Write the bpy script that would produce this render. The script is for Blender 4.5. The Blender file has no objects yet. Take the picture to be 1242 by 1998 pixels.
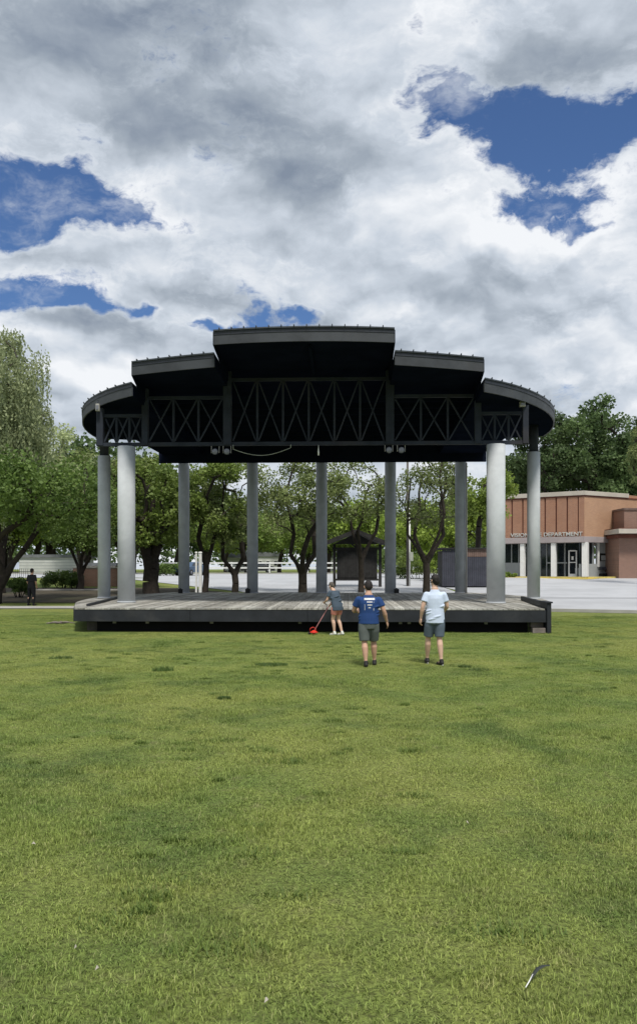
import bpy, bmesh, math, random
import numpy as np
from mathutils import Vector, Matrix

S = bpy.context.scene
COL = S.collection
rnd = random.Random(7)
rad = math.radians

# ------------------------------------------------------------------ camera
F = 1600.0                      # focal length in photo pixels (photo 1242 x 1998)
HOR = 1112.0                    # photo row of the horizon
CH = 1.95                       # camera height
cam_d = bpy.data.cameras.new('camera')
cam = bpy.data.objects.new('camera', cam_d)
COL.objects.link(cam)
cam.location = (0, 0, CH)
cam.rotation_euler = (rad(90), 0, 0)
cam_d.sensor_fit = 'VERTICAL'
cam_d.sensor_height = 36.0
cam_d.lens = 36.0 * F / 1998.0
cam_d.shift_y = (HOR - 999.0) / 1998.0
cam_d.clip_end = 3000
S.camera = cam

# ------------------------------------------------------------------ view
S.view_settings.view_transform = 'Standard'
S.view_settings.look = 'None'
S.view_settings.gamma = 1
S.view_settings.use_curve_mapping = False
EXPO = 1.35
S.view_settings.exposure = EXPO

# ------------------------------------------------------------------ node helpers
class NT:
    def __init__(s, tree): s.t = tree; s.n = tree.nodes; s.l = tree.links
    def new(s, typ, **kw):
        n = s.n.new(typ)
        for k, v in kw.items(): setattr(n, k, v)
        return n
    def link(s, a, b): s.l.new(a, b)
    def put(s, sock, v):
        if hasattr(v, 'is_output') or isinstance(v, bpy.types.NodeSocket): s.l.new(v, sock)
        else: sock.default_value = v
    def math(s, op, a, b=None, c=None, clamp=False):
        n = s.new('ShaderNodeMath', operation=op, use_clamp=clamp)
        s.put(n.inputs[0], a)
        if b is not None: s.put(n.inputs[1], b)
        if c is not None: s.put(n.inputs[2], c)
        return n.outputs[0]
    def vec(s, op, a, b=None, out=0):
        n = s.new('ShaderNodeVectorMath', operation=op)
        s.put(n.inputs[0], a)
        if b is not None: s.put(n.inputs[1], b)
        return n.outputs['Value'] if out == 'v' else n.outputs[0]
    def mix(s, f, a, b, blend='MIX'):
        n = s.new('ShaderNodeMix', data_type='RGBA', blend_type=blend)
        s.put(n.inputs[0], f)
        s.put(n.inputs[6], a if not isinstance(a, tuple) or len(a) == 4 else (*a, 1))
        s.put(n.inputs[7], b if not isinstance(b, tuple) or len(b) == 4 else (*b, 1))
        return n.outputs[2]
    def noise(s, vec, scale, detail=4, rough=0.55, dist=0.0):
        n = s.new('ShaderNodeTexNoise')
        if vec is not None: s.l.new(vec, n.inputs['Vector'])
        n.inputs['Scale'].default_value = scale
        n.inputs['Detail'].default_value = detail
        n.inputs['Roughness'].default_value = rough
        n.inputs['Distortion'].default_value = dist
        return n.outputs[0]
    def ramp(s, f, lo, hi, a=0.0, b=1.0, smooth=True):
        n = s.new('ShaderNodeMapRange', interpolation_type='SMOOTHSTEP' if smooth else 'LINEAR')
        s.put(n.inputs['Value'], f)
        n.inputs['From Min'].default_value = lo; n.inputs['From Max'].default_value = hi
        n.inputs['To Min'].default_value = a; n.inputs['To Max'].default_value = b
        return n.outputs[0]

# ------------------------------------------------------------------ world: blue sky with broken cumulus
SUN_EL, SUN_AZ = rad(60), rad(168)      # azimuth clockwise from +Y
W = bpy.data.worlds.new('World'); S.world = W; W.use_nodes = True
w = NT(W.node_tree); w.n.clear()
SKYK = 0.05
sky = w.new('ShaderNodeTexSky', sky_type='NISHITA', sun_disc=False)
sky.sun_elevation = SUN_EL; sky.sun_rotation = SUN_AZ
sky.air_density = 1.0; sky.dust_density = 0.6; sky.ozone_density = 3.0
geo = w.new('ShaderNodeTexCoord')
D = w.vec('NORMALIZE', geo.outputs['Generated'])
wn = w.new('ShaderNodeTexNoise'); w.link(D, wn.inputs['Vector'])
wn.inputs['Scale'].default_value = 5.5; wn.inputs['Detail'].default_value = 5; wn.inputs['Roughness'].default_value = 0.62
warp = w.vec('SUBTRACT', wn.outputs['Color'], (0.5, 0.5, 0.5))
DW = w.vec('ADD', D, w.vec('MULTIPLY', warp, (0.16, 0.0, 0.12)))
def dirpx(px, py):
    v = Vector(((px - 621) / F, 1.0, (HOR - py) / F)); return v.normalized()
def blob(px, py, sx, sy, src, amp=1.0):
    d0 = dirpx(px, py)
    df = w.vec('SUBTRACT', src, tuple(d0))
    k = w.vec('MULTIPLY', df, (F / sx, 2.0, F / sy))
    dd = w.vec('DOT_PRODUCT', k, k, 'v')
    e = w.math('EXPONENT', w.math('MULTIPLY', dd, -1.0))
    return w.math('MULTIPLY', e, amp)
def total(items):
    acc = items[0]
    for i in items[1:]: acc = w.math('ADD', acc, i)
    return acc
holes = total([blob(*h) for h in [
    (1120, 258, 150, 56, DW, 1.2), (985, 225, 90, 34, DW, .8), (862, 195, 42, 52, DW, .85), (838, 60, 26, 75, DW, .42),
    (1085, 412, 90, 24, DW, .95), (1165, 442, 40, 14, DW, .8), (1075, 320, 70, 40, DW, .6),
    (45, 340, 90, 60, DW, 1.05), (165, 395, 95, 50, DW, 1.0), (25, 425, 85, 42, DW, .9), (25, 568, 95, 36, DW, 1.1), (185, 600, 60, 20, DW, 1.0),
    (290, 604, 28, 15, DW, 1.0), (572, 590, 40, 20, DW, 1.05), (495, 614, 30, 20, DW, 1.05), (440, 634, 48, 15, DW, 1.0)]])
stretch = w.vec('MULTIPLY', D, (1.0, 1.0, 1.9))
SW = w.vec('ADD', stretch, w.vec('MULTIPLY', warp, (0.10, 0.10, 0.10)))
nb = w.noise(stretch, 3.2, 5, 0.60, 0.25)
def puff(offset, scale, det=2.5):
    n = w.new('ShaderNodeTexVoronoi', feature='F1', normalize=True)
    w.link(w.vec('ADD', SW, offset), n.inputs['Vector'])
    n.inputs['Scale'].default_value = scale; n.inputs['Detail'].default_value = det; n.inputs['Roughness'].default_value = 0.55
    n.inputs['Lacunarity'].default_value = 2.1
    return w.math('SUBTRACT', 1.0, n.outputs['Distance'])
# elsewhere in the sky holes open by chance
far_open = w.ramp(w.noise(D, 1.6, 3, 0.5), 0.56, 0.70)
front = w.ramp(w.vec('DOT_PRODUCT', D, (0, 1, 0), 'v'), 0.45, 0.75, 1.0, 0.0)
hole = w.math('ADD', holes, w.math('MULTIPLY', far_open, w.math('MULTIPLY', front, 0.9)))
rag = w.math('SUBTRACT', w.noise(SW, 10, 6, 0.68, .0), 0.5)
hole2 = w.math('ADD', hole, w.math('MULTIPLY', rag, 2.7))
solid = w.ramp(hole2, 0.30, 0.78, 1.0, 0.0)
veil = w.ramp(w.noise(w.vec('ADD', SW, (5, 1, 2)), 6.5, 6, 0.66, .0), 0.50, 0.74, 0.0, 0.65)
cover = w.math('MAXIMUM', solid, veil)
# cloud brightness: relief lit from above
def fb(offset, scale, det):
    return w.noise(w.vec('ADD', SW, offset), scale, det, 0.56, 0.0)
r1 = w.math('SUBTRACT', fb((0, 0, 0), 8, 6), fb((0.004, -0.01, 0.03), 8, 6))
r2 = w.math('SUBTRACT', fb((3, 3, 3), 2.4, 2), fb((3.01, 2.98, 3.12), 2.4, 2))
p1 = w.math('SUBTRACT', puff((1, 1, 1), 6.5), puff((1.008, .99, 1.045), 6.5))
sep = w.new('ShaderNodeSeparateXYZ'); w.link(D, sep.inputs[0])
low = w.ramp(sep.outputs[2], 0.20, 0.52, 1.0, 0.25)
grey = total([blob(*h) for h in [
    (330, 130, 300, 190, DW, .46), (130, 40, 240, 130, DW, .10), (590, 400, 120, 70, DW, .40), (1120, 85, 170, 80, DW, .60), (470, 300, 190, 120, DW, .22),
    (900, 560, 190, 30, DW, .28), (230, 650, 130, 26, DW, .30), (420, 580, 150, 24, DW, .34), (860, 650, 200, 26, DW, .12), (70, 500, 110, 34, DW, .28), (620, 500, 120, 26, D, .22), (1130, 600, 160, 30, DW, .26), (250, 545, 120, 22, DW, .24)]])
lite = total([blob(*h) for h in [
    (640, 90, 150, 120, DW, .12), (900, 350, 170, 100, DW, .12), (1190, 395, 60, 40, DW, .30), (990, 480, 130, 26, DW, .30), (350, 400, 200, 60, DW, .14), (170, 570, 120, 22, DW, .16), (560, 520, 100, 20, DW, .16), (150, 730, 160, 40, D, .22), (1200, 700, 60, 30, DW, .22), (900, 30, 80, 60, DW, .20), (560, 440, 500, 40, DW, .08)]])
relief = w.math('ADD', w.math('ADD', w.math('MULTIPLY', r1, 0.75), w.math('MULTIPLY', r2, 0.45)), w.math('MULTIPLY', w.math('MULTIPLY', p1, 1.45), low))
rim = w.math('MULTIPLY', w.ramp(hole2, 0.00, 0.40), 0.11)
br = w.math('ADD', w.math('ADD', w.math('SUBTRACT', 0.735, w.math('MULTIPLY', grey, 0.62)), lite), w.math('ADD', relief, rim))
br = w.math('ADD', br, w.math('MULTIPLY', w.math('SUBTRACT', nb, 0.5), 0.30))
brc = w.math('MINIMUM', w.math('MAXIMUM', br, 0.25), 1.0)
cr = w.new('ShaderNodeValToRGB'); w.link(brc, cr.inputs[0])
els = cr.color_ramp.elements
els[0].position = 0.25; els[0].color = (0.23, 0.28, 0.36, 1)
els[1].position = 1.0; els[1].color = (0.90, 0.925, 0.96, 1)
for p_, c_ in ((0.48, (0.375, 0.43, 0.50, 1)), (0.72, (0.60, 0.66, 0.74, 1))):
    e = els.new(p_); e.color = c_
K = 1.0 / (SKYK * 2 ** EXPO)
cloud = w.vec('MULTIPLY', cr.outputs[0], (K, K, K))
blue = w.vec('MULTIPLY', sky.outputs[0], (0.50, 0.62, 0.80))
mx = w.new('ShaderNodeMix', data_type='RGBA'); w.link(cover, mx.inputs[0]); w.link(blue, mx.inputs[6]); w.link(cloud, mx.inputs[7])
bg = w.new('ShaderNodeBackground'); w.link(mx.outputs[2], bg.inputs[0]); bg.inputs[1].default_value = SKYK
wo = w.new('ShaderNodeOutputWorld'); w.link(bg.outputs[0], wo.inputs[0])
W.cycles.sampling_method = 'MANUAL'; W.cycles.sample_map_resolution = 512

sd = bpy.data.lights.new('sun', 'SUN'); sd.energy = 1.5; sd.angle = rad(11); sd.color = (1.0, 0.95, 0.87)
sun = bpy.data.objects.new('sun', sd); COL.objects.link(sun)
sv = Vector((math.sin(SUN_AZ) * math.cos(SUN_EL), math.cos(SUN_AZ) * math.cos(SUN_EL), math.sin(SUN_EL)))
sun.rotation_euler = sv.to_track_quat('Z', 'Y').to_euler(); sun.location = (10, -10, 40)

# ------------------------------------------------------------------ materials
def material(name, col, rough=0.8, var=0.15, scale=3.0, bump=0.0, bscale=20.0, metallic=0.0, spec=0.3, obj_var=0.0, stain=None, coords='Object', col2=None):
    m = bpy.data.materials.new(name); m.use_nodes = True
    t = NT(m.node_tree); b = t.n['Principled BSDF']
    tc = t.new('ShaderNodeTexCoord'); v = tc.outputs[coords]
    n1 = t.noise(v, scale, 6, 0.6)
    c2 = col2 if col2 else tuple(x * 0.55 for x in col)
    f = t.ramp(n1, 0.35, 0.68, 0.0, 1.0 if col2 else min(1, var * 3))
    c = t.mix(f, col, c2)
    if stain:
        n2 = t.noise(v, scale * 0.23, 5, 0.65, 0.4)
        c = t.mix(t.ramp(n2, 0.52, 0.7, 0, 0.7), c, stain)
    if obj_var:
        oi = t.new('ShaderNodeObjectInfo')
        k = t.ramp(oi.outputs['Random'], 0, 1, 1 - obj_var, 1 + obj_var, smooth=False)
        c = t.vec('SCALE', c); t.n[-1].inputs['Scale'].default_value = 1
        t.l.new(k, t.n[-1].inputs['Scale'])
    t.put(b.inputs['Base Color'], c)
    b.inputs['Roughness'].default_value = rough
    b.inputs['Metallic'].default_value = metallic
    b.inputs['Specular IOR Level'].default_value = spec
    if bump:
        bn = t.new('ShaderNodeBump'); bn.inputs['Strength'].default_value = bump; bn.inputs['Distance'].default_value = 0.02
        t.l.new(t.noise(v, bscale, 6, 0.65), bn.inputs['Height']); t.l.new(bn.outputs[0], b.inputs['Normal'])
    return m

M = {}
M['fascia'] = material('dark_painted_metal', (0.055, 0.06, 0.07), 0.6, 0.25, 1.2, 0.15, 9, stain=(0.085, 0.085, 0.09))
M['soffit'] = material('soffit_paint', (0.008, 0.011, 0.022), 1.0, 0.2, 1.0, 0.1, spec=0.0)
M['drip'] = material('drip_edge_metal', (0.03, 0.034, 0.045), 0.5, 0.2, 2.0)
M['truss'] = material('truss_paint', (0.030, 0.036, 0.050), 0.7, 0.25, 2.0, 0.1, spec=.15, stain=(0.040, 0.038, 0.044))
M['roof'] = material('roof_metal', (0.07, 0.08, 0.095), 0.5, 0.2, 1.5, metallic=0.2)
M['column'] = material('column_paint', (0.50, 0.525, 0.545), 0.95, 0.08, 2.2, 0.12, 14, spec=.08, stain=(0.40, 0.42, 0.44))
M['column_shaded'] = material('column_paint_shaded', (0.43, 0.45, 0.475), 0.95, 0.12, 2.2, 0.15, 12, spec=.08, stain=(0.33, 0.345, 0.37))  # same column paint, darkened to put the roof's shade into the colour
M['edge'] = material('deck_edge_paint', (0.022, 0.025, 0.031), 0.6, 0.25, 1.7, 0.2, 14, stain=(0.055, 0.055, 0.055))
M['under'] = material('deck_base_shade', (0.009, 0.009, 0.010), 0.95, 0.2, 2.0)  # near-black colour carries the shadow under the deck
M['ply'] = material('weathered_plywood', (0.16, 0.145, 0.12), 0.9, 0.3, 2.0, 0.2)
M['step'] = material('step_timber', (0.22, 0.19, 0.17), 0.85, 0.3, 3.0, 0.3)
M['rubber'] = material('black_rubber', (0.012, 0.012, 0.012), 0.6, 0.1)
M['white'] = material('white_paint', (0.72, 0.72, 0.70), 0.5, 0.06, 3.0)
M['offwhite'] = material('white_siding', (0.50, 0.51, 0.49), 0.7, 0.1, 1.0)
M['glass'] = material('dark_glass', (0.012, 0.018, 0.022), 0.08, 0.1, spec=0.6)
M['lens'] = material('lamp_lens', (0.16, 0.165, 0.20), 0.25, 0.1, spec=0.6)
M['bark'] = material('bark', (0.045, 0.036, 0.030), 0.95, 0.4, 5.0, 0.8, 14, stain=(0.065, 0.058, 0.045))
M['darkwood'] = material('dark_stained_wood', (0.028, 0.027, 0.026), 0.8, 0.3, 3.0, 0.3)
M['slate'] = material('slate_painted_boards', (0.055, 0.058, 0.075), 0.8, 0.2, 2.0, 0.2)
M['brownboard'] = material('brown_boards', (0.17, 0.115, 0.095), 0.8, 0.2, 2.0, 0.2)
M['concrete'] = material('concrete', (0.38, 0.37, 0.35), 0.9, 0.12, 1.2, 0.3, 20, stain=(0.30, 0.29, 0.27))
M['band'] = material('concrete_band', (0.34, 0.30, 0.30), 0.85, 0.1, 0.8)
M['cap'] = material('roof_cap_stone', (0.46, 0.42, 0.36), 0.85, 0.1, 0.8)
M['wallgrey'] = material('pale_block_wall', (0.33, 0.35, 0.35), 0.85, 0.1, 0.7)
M['yellow'] = material('yellow_kerb_paint', (0.62, 0.50, 0.14), 0.8, 0.2, 2.0)
M['iron'] = material('black_iron', (0.03, 0.035, 0.032), 0.5, 0.2)
M['pole'] = material('pole_galvanised', (0.36, 0.38, 0.33), 0.6, 0.15, 2.0)
M['pole_dark'] = material('pole_wood', (0.12, 0.11, 0.10), 0.8, 0.2, 2.0)
M['grey_roof'] = material('grey_shingle_roof', (0.17, 0.18, 0.19), 0.9, 0.2, 1.0)
M['rust'] = material('rust_brown_trim', (0.13, 0.045, 0.03), 0.8, 0.2, 1.0)

def wood_planks():
    m = bpy.data.materials.new('weathered_deck_wood'); m.use_nodes = True
    t = NT(m.node_tree); b = t.n['Principled BSDF']
    tc = t.new('ShaderNodeTexCoord'); oi = t.new('ShaderNodeObjectInfo')
    off = t.vec('SCALE', (37.0, 91.0, 13.0)); t.l.new(oi.outputs['Random'], t.n[-1].inputs['Scale'])
    v = t.vec('ADD', t.vec('MULTIPLY', tc.outputs['Object'], (14, 0.6, 3)), off)
    g = t.noise(v, 2.0, 8, 0.65)
    c = t.mix(t.ramp(g, 0.36, 0.66), (0.40, 0.39, 0.35), (0.20, 0.19, 0.165))
    big = t.noise(tc.outputs['Object'], 0.55, 5, 0.65, 0.6)
    c = t.mix(t.ramp(big, 0.47, 0.66, 0, .75), c, (0.50, 0.50, 0.47))
    k = t.ramp(oi.outputs['Random'], 0, 1, 0.62, 1.22, smooth=False)
    c = t.vec('SCALE', c); t.l.new(k, t.n[-1].inputs['Scale'])
    t.l.new(c, b.inputs['Base Color']); b.inputs['Roughness'].default_value = 0.9
    b.inputs['Specular IOR Level'].default_value = 0.2
    bn = t.new('ShaderNodeBump'); bn.inputs['Strength'].default_value = 0.4; bn.inputs['Distance'].default_value = 0.01
    t.l.new(g, bn.inputs['Height']); t.l.new(bn.outputs[0], b.inputs['Normal'])
    return m
M['plank'] = wood_planks()

def brick_mat(name, c1, c2, mortar, scale=1.0):
    m = bpy.data.materials.new(name); m.use_nodes = True
    t = NT(m.node_tree); b = t.n['Principled BSDF']
    uv = t.new('ShaderNodeUVMap')
    br_ = t.new('ShaderNodeTexBrick'); t.l.new(uv.outputs[0], br_.inputs[0])
    br_.inputs['Scale'].default_value = scale
    br_.inputs['Color1'].default_value = (*c1, 1); br_.inputs['Color2'].default_value = (*c2, 1); br_.inputs['Mortar'].default_value = (*mortar, 1)
    br_.inputs['Mortar Size'].default_value = 0.012; br_.inputs['Brick Width'].default_value = 0.24; br_.inputs['Row Height'].default_value = 0.085
    n = t.noise(uv.outputs[0], 0.6, 4, 0.6)
    c = t.mix(t.ramp(n, 0.35, 0.7, 0, 0.35), br_.outputs[0], tuple(x * 0.7 for x in c1))
    t.l.new(c, b.inputs['Base Color']); b.inputs['Roughness'].default_value = 0.9
    return m
M['brick'] = brick_mat('red_brick', (0.35, 0.165, 0.095), (0.28, 0.13, 0.08), (0.32, 0.22, 0.16))
M['brick_lit'] = brick_mat('red_brick_lit', (0.44, 0.25, 0.145), (0.37, 0.20, 0.12), (0.40, 0.28, 0.19))  # same brick, brightened: light on the right face put into the colour
M['brick_brown'] = brick_mat('brown_brick', (0.25, 0.135, 0.095), (0.20, 0.11, 0.08), (0.24, 0.18, 0.15))

GRASS_TINT = None
def grass_colour(t, pos):
    """world-space colour patches shared by turf and blades"""
    big = t.noise(pos, 0.16, 5, 0.6, 0.4)
    mid = t.noise(pos, 0.9, 6, 0.65, 0.3)
    sm = t.noise(pos, 4.5, 4, 0.6)
    c = t.mix(t.ramp(mid, 0.36, 0.66), (0.246, 0.305, 0.076), (0.160, 0.232, 0.057))
    c = t.mix(t.ramp(big, 0.42, 0.66, 0, 0.75), c, (0.325, 0.350, 0.098))
    c = t.mix(t.ramp(sm, 0.55, 0.75, 0, 0.45), c, (0.31, 0.29, 0.15))
    dark = t.noise(t.vec('ADD', pos, (17, 5, 0)), 0.5, 6, 0.7, 0.5)
    c = t.mix(t.ramp(dark, 0.50, 0.68, 0, 0.65), c, (0.090, 0.150, 0.042))
    return c
def lawn_mat():
    m = bpy.data.materials.new('lawn_turf'); m.use_nodes = True
    t = NT(m.node_tree); b = t.n['Principled BSDF']
    g = t.new('ShaderNodeNewGeometry')
    c = grass_colour(t, g.outputs['Position'])
    fine = t.noise(g.outputs['Position'], 28, 6, 0.75)
    c = t.mix(t.ramp(fine, 0.35, 0.65, 0.0, 0.8), c, (0.050, 0.052, 0.022))
    t.l.new(c, b.inputs['Base Color']); b.inputs['Roughness'].default_value = 0.95; b.inputs['Specular IOR Level'].default_value = 0.1
    bn = t.new('ShaderNodeBump'); bn.inputs['Strength'].default_value = 0.8; bn.inputs['Distance'].default_value = 0.04
    t.l.new(fine, bn.inputs['Height']); t.l.new(bn.outputs[0], b.inputs['Normal'])
    return m
M['lawn'] = lawn_mat()
def blade_mat():
    m = bpy.data.materials.new('grass_blades'); m.use_nodes = True
    t = NT(m.node_tree); b = t.n['Principled BSDF']
    g = t.new('ShaderNodeNewGeometry'); a = t.new('ShaderNodeAttribute'); a.attribute_name = 'tone'
    c = grass_colour(t, g.outputs['Position'])
    k = t.ramp(a.outputs['Fac'], 0, 1, 0.5, 1.6, smooth=False)
    c = t.vec('SCALE', c); t.l.new(k, t.n[-1].inputs['Scale'])
    c = t.mix(t.ramp(a.outputs['Fac'], 0.88, 0.97, 0, 0.55), c, (0.40, 0.36, 0.19))
    t.l.new(c, b.inputs['Base Color']); b.inputs['Roughness'].default_value = 0.65; b.inputs['Specular IOR Level'].default_value = 0.25
    tr = t.new('ShaderNodeBsdfTranslucent'); t.l.new(c, tr.inputs[0])
    mxs = t.new('ShaderNodeMixShader'); mxs.inputs[0].default_value = 0.3
    t.l.new(b.outputs[0], mxs.inputs[1]); t.l.new(tr.outputs[0], mxs.inputs[2])
    t.l.new(mxs.outputs[0], t.n['Material Output'].inputs[0])
    return m
M['blade'] = blade_mat()
def leaf_mat(name, c1, c2, c3):
    m = bpy.data.materials.new(name); m.use_nodes = True
    t = NT(m.node_tree); b = t.n['Principled BSDF']
    a = t.new('ShaderNodeAttribute'); a.attribute_name = 'tone'
    oi = t.new('ShaderNodeObjectInfo')
    g = t.new('ShaderNodeNewGeometry')
    big = t.noise(g.outputs['Position'], 0.35, 4, 0.6)
    c = t.mix(t.ramp(a.outputs['Fac'], 0, 1, smooth=False), c1, c2)
    c = t.mix(t.ramp(big, 0.45, 0.65, 0, 0.7), c, c3)
    k = t.ramp(oi.outputs['Random'], 0, 1, 0.82, 1.18, smooth=False)
    c = t.vec('SCALE', c); t.l.new(k, t.n[-1].inputs['Scale'])
    t.l.new(c, b.inputs['Base Color']); b.inputs['Roughness'].default_value = 0.55; b.inputs['Specular IOR Level'].default_value = 0.3
    tr = t.new('ShaderNodeBsdfTranslucent'); t.l.new(c, tr.inputs[0])
    mxs = t.new('ShaderNodeMixShader'); mxs.inputs[0].default_value = 0.35
    t.l.new(b.outputs[0], mxs.inputs[1]); t.l.new(tr.outputs[0], mxs.inputs[2])
    t.l.new(mxs.outputs[0], t.n['Material Output'].inputs[0])
    return m
M['leaf_dark'] = leaf_mat('leaves_dark', (0.065, 0.115, 0.03), (0.15, 0.225, 0.05), (0.11, 0.17, 0.04))
M['leaf_mid'] = leaf_mat('leaves_mid', (0.11, 0.175, 0.038), (0.23, 0.31, 0.066), (0.17, 0.22, 0.055))
M['leaf_olive'] = leaf_mat('leaves_olive', (0.13, 0.175, 0.06), (0.24, 0.29, 0.1), (0.18, 0.21, 0.085))
M['leaf_willow'] = leaf_mat('leaves_willow', (.27, .33, .16), (.43, .48, .25), (.33, .38, .19))
M['leaf_lime'] = leaf_mat('leaves_lime', (0.18, 0.27, 0.045), (0.3, 0.39, 0.07), (0.23, 0.3, 0.065))
M['leaf_pine'] = leaf_mat('leaves_bluegreen', (.060, .100, .040), (.135, .20, .07), (.09, .145, .05))

# ------------------------------------------------------------------ mesh helpers
class MB:
    def __init__(s): s.v = []; s.f = []; s.sm = []
    def add(s, vs, fs, smooth=False):
        o = len(s.v); s.v += [tuple(p) for p in vs]; s.f += [tuple(i + o for i in f) for f in fs]; s.sm += [smooth] * len(fs); return s
    def box(s, c, d, rz=0.0, taper=1.0):
        x, y, z = d[0] / 2, d[1] / 2, d[2] / 2
        cs, sn = math.cos(rz), math.sin(rz)
        vs = []
        for k in (-1, 1):
            tt = 1 if k < 0 else taper
            for a, b_ in ((-1, -1), (1, -1), (1, 1), (-1, 1)):
                px_, py_ = a * x * tt, b_ * y * tt
                vs.append((c[0] + px_ * cs - py_ * sn, c[1] + px_ * sn + py_ * cs, c[2] + k * z))
        return s.add(vs, [(3, 2, 1, 0), (4, 5, 6, 7), (0, 1, 5, 4), (1, 2, 6, 5), (2, 3, 7, 6), (3, 0, 4, 7)])
    def bar(s, a, b_, wd, ht, up=(0, 0, 1)):
        a = Vector(a); b_ = Vector(b_); d = (b_ - a).normalized(); u = Vector(up)
        if abs(d.dot(u)) > 0.98: u = Vector((0, 1, 0))
        sx = d.cross(u).normalized() * wd / 2; sz = sx.cross(d).normalized() * ht / 2
        vs = [a - sx - sz, a + sx - sz, a + sx + sz, a - sx + sz, b_ - sx - sz, b_ + sx - sz, b_ + sx + sz, b_ - sx + sz]
        return s.add(vs, [(3, 2, 1, 0), (4, 5, 6, 7), (0, 1, 5, 4), (1, 2, 6, 5), (2, 3, 7, 6), (3, 0, 4, 7)])
    def tube(s, pts, rs, n=8, caps=True, ell=None, smooth=True):
        pts = [Vector(p) for p in pts]
        if not hasattr(rs, '__len__'): rs = [rs] * len(pts)
        o = []; prev = None
        for i, p in enumerate(pts):
            d = (pts[min(i + 1, len(pts) - 1)] - pts[max(i - 1, 0)]).normalized()
            if prev is None:
                u = Vector((0, 1, 0)) if abs(d.y) < 0.9 else Vector((1, 0, 0))
            else: u = prev
            u = (u - d * u.dot(d)).normalized(); prev = u; v_ = d.cross(u)
            r = rs[i]; ra, rb = (r if hasattr(r, '__len__') else (r, r))
            for k in range(n):
                an = 2 * math.pi * k / n
                o.append(p + v_ * math.cos(an) * ra + u * math.sin(an) * rb)
        fs = []
        for i in range(len(pts) - 1):
            for k in range(n):
                k2 = (k + 1) % n
                fs.append((i * n + k, i * n + k2, (i + 1) * n + k2, (i + 1) * n + k))
        if caps:
            fs.append(tuple(range(n))[::-1]); fs.append(tuple((len(pts) - 1) * n + k for k in range(n)))
        return s.add(o, fs, smooth)
    def prism(s, poly, z0, z1):
        n = len(poly)
        g0 = z0 if callable(z0) else (lambda x, y: z0); g1 = z1 if callable(z1) else (lambda x, y: z1)
        vs = [(x, y, g0(x, y)) for x, y in poly] + [(x, y, g1(x, y)) for x, y in poly]
        fs = [tuple(range(n))[::-1], tuple(range(n, 2 * n))] + [(i, (i + 1) % n, n + (i + 1) % n, n + i) for i in range(n)]
        return s.add(vs, fs)
    def ball(s, c, r, n=10, m=7):
        r = r if hasattr(r, '__len__') else (r, r, r)
        vs = [(c[0], c[1], c[2] + r[2])]
        for i in range(1, m):
            th = math.pi * i / m
            for k in range(n):
                ph = 2 * math.pi * k / n
                vs.append((c[0] + r[0] * math.sin(th) * math.cos(ph), c[1] + r[1] * math.sin(th) * math.sin(ph), c[2] + r[2] * math.cos(th)))
        vs.append((c[0], c[1], c[2] - r[2]))
        fs = [(0, 1 + k, 1 + (k + 1) % n) for k in range(n)]
        for i in range(m - 2):
            for k in range(n):
                a = 1 + i * n + k; b_ = 1 + i * n + (k + 1) % n
                fs.append((a, a + n, b_ + n, b_))
        L = len(vs) - 1; o = 1 + (m - 2) * n
        fs += [(L, o + (k + 1) % n, o + k) for k in range(n)]
        return s.add(vs, fs, True)
    def mesh(s, name):
        me = bpy.data.meshes.new(name); me.from_pydata(s.v, [], s.f); me.update()
        me.polygons.foreach_set('use_smooth', s.sm)
        return me
    def build(s, name, mat, parent=None, bevel=0.0, loc=None):
        me = s.mesh(name)
        if mat: me.materials.append(mat)
        o = bpy.data.objects.new(name, me); COL.objects.link(o)
        if parent: o.parent = parent
        if loc: o.location = loc
        if bevel:
            b_ = o.modifiers.new('bevel', 'BEVEL'); b_.width = bevel; b_.segments = 2; b_.limit_method = 'ANGLE'
        return o

def tag(o, label=None, cat=None, group=None, kind=None):
    if label: o['label'] = label
    if cat: o['category'] = cat
    if group: o['group'] = group
    if kind: o['kind'] = kind
    return o
def empty(name, loc=(0, 0, 0), rz=0.0, label=None, cat=None, group=None):
    o = bpy.data.objects.new(name, None); COL.objects.link(o); o.location = loc; o.rotation_euler = (0, 0, rz)
    o.empty_display_size = 0.3
    return tag(o, label, cat, group)
def dup(root, loc, rz=0.0, sc=1.0, label=None, group=None):
    r = root.copy(); COL.objects.link(r); r.location = loc; r.rotation_euler = (0, 0, rz)
    r.scale = sc if hasattr(sc, '__len__') else (sc, sc, sc)
    if label: r['label'] = label
    if group: r['group'] = group
    for ch in list(root.children):
        c = ch.copy(); COL.objects.link(c); c.parent = r
        for g in list(ch.children):
            d = g.copy(); COL.objects.link(d); d.parent = c
    return r
def share(src, name, parent, loc, rz=0):
    o = bpy.data.objects.new(name, src.data); COL.objects.link(o); o.parent = parent; o.location = loc; o.rotation_euler = (0, 0, rz)
    for md in src.modifiers:
        if md.type == 'BEVEL':
            b_ = o.modifiers.new('bevel', 'BEVEL'); b_.width = md.width; b_.segments = md.segments; b_.limit_method = 'ANGLE'
    return o

# ground height
GY = [-400, 33, 36, 46, 72, 100, 140, 400, 1500]
GZ = [0.0, 0.0, 0.05, 0.39, 1.23, 1.45, 1.62, 2.2, 3.0]
def G(y): return float(np.interp(y, GY, GZ))
def at(px, py, Y): return Vector(((px - 621) / F * Y, Y, CH + (HOR - py) / F * Y))
def gx(px, Y): return (px - 621) / F * Y
def gp(px, Y): return Vector((gx(px, Y), Y, G(Y)))

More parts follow.
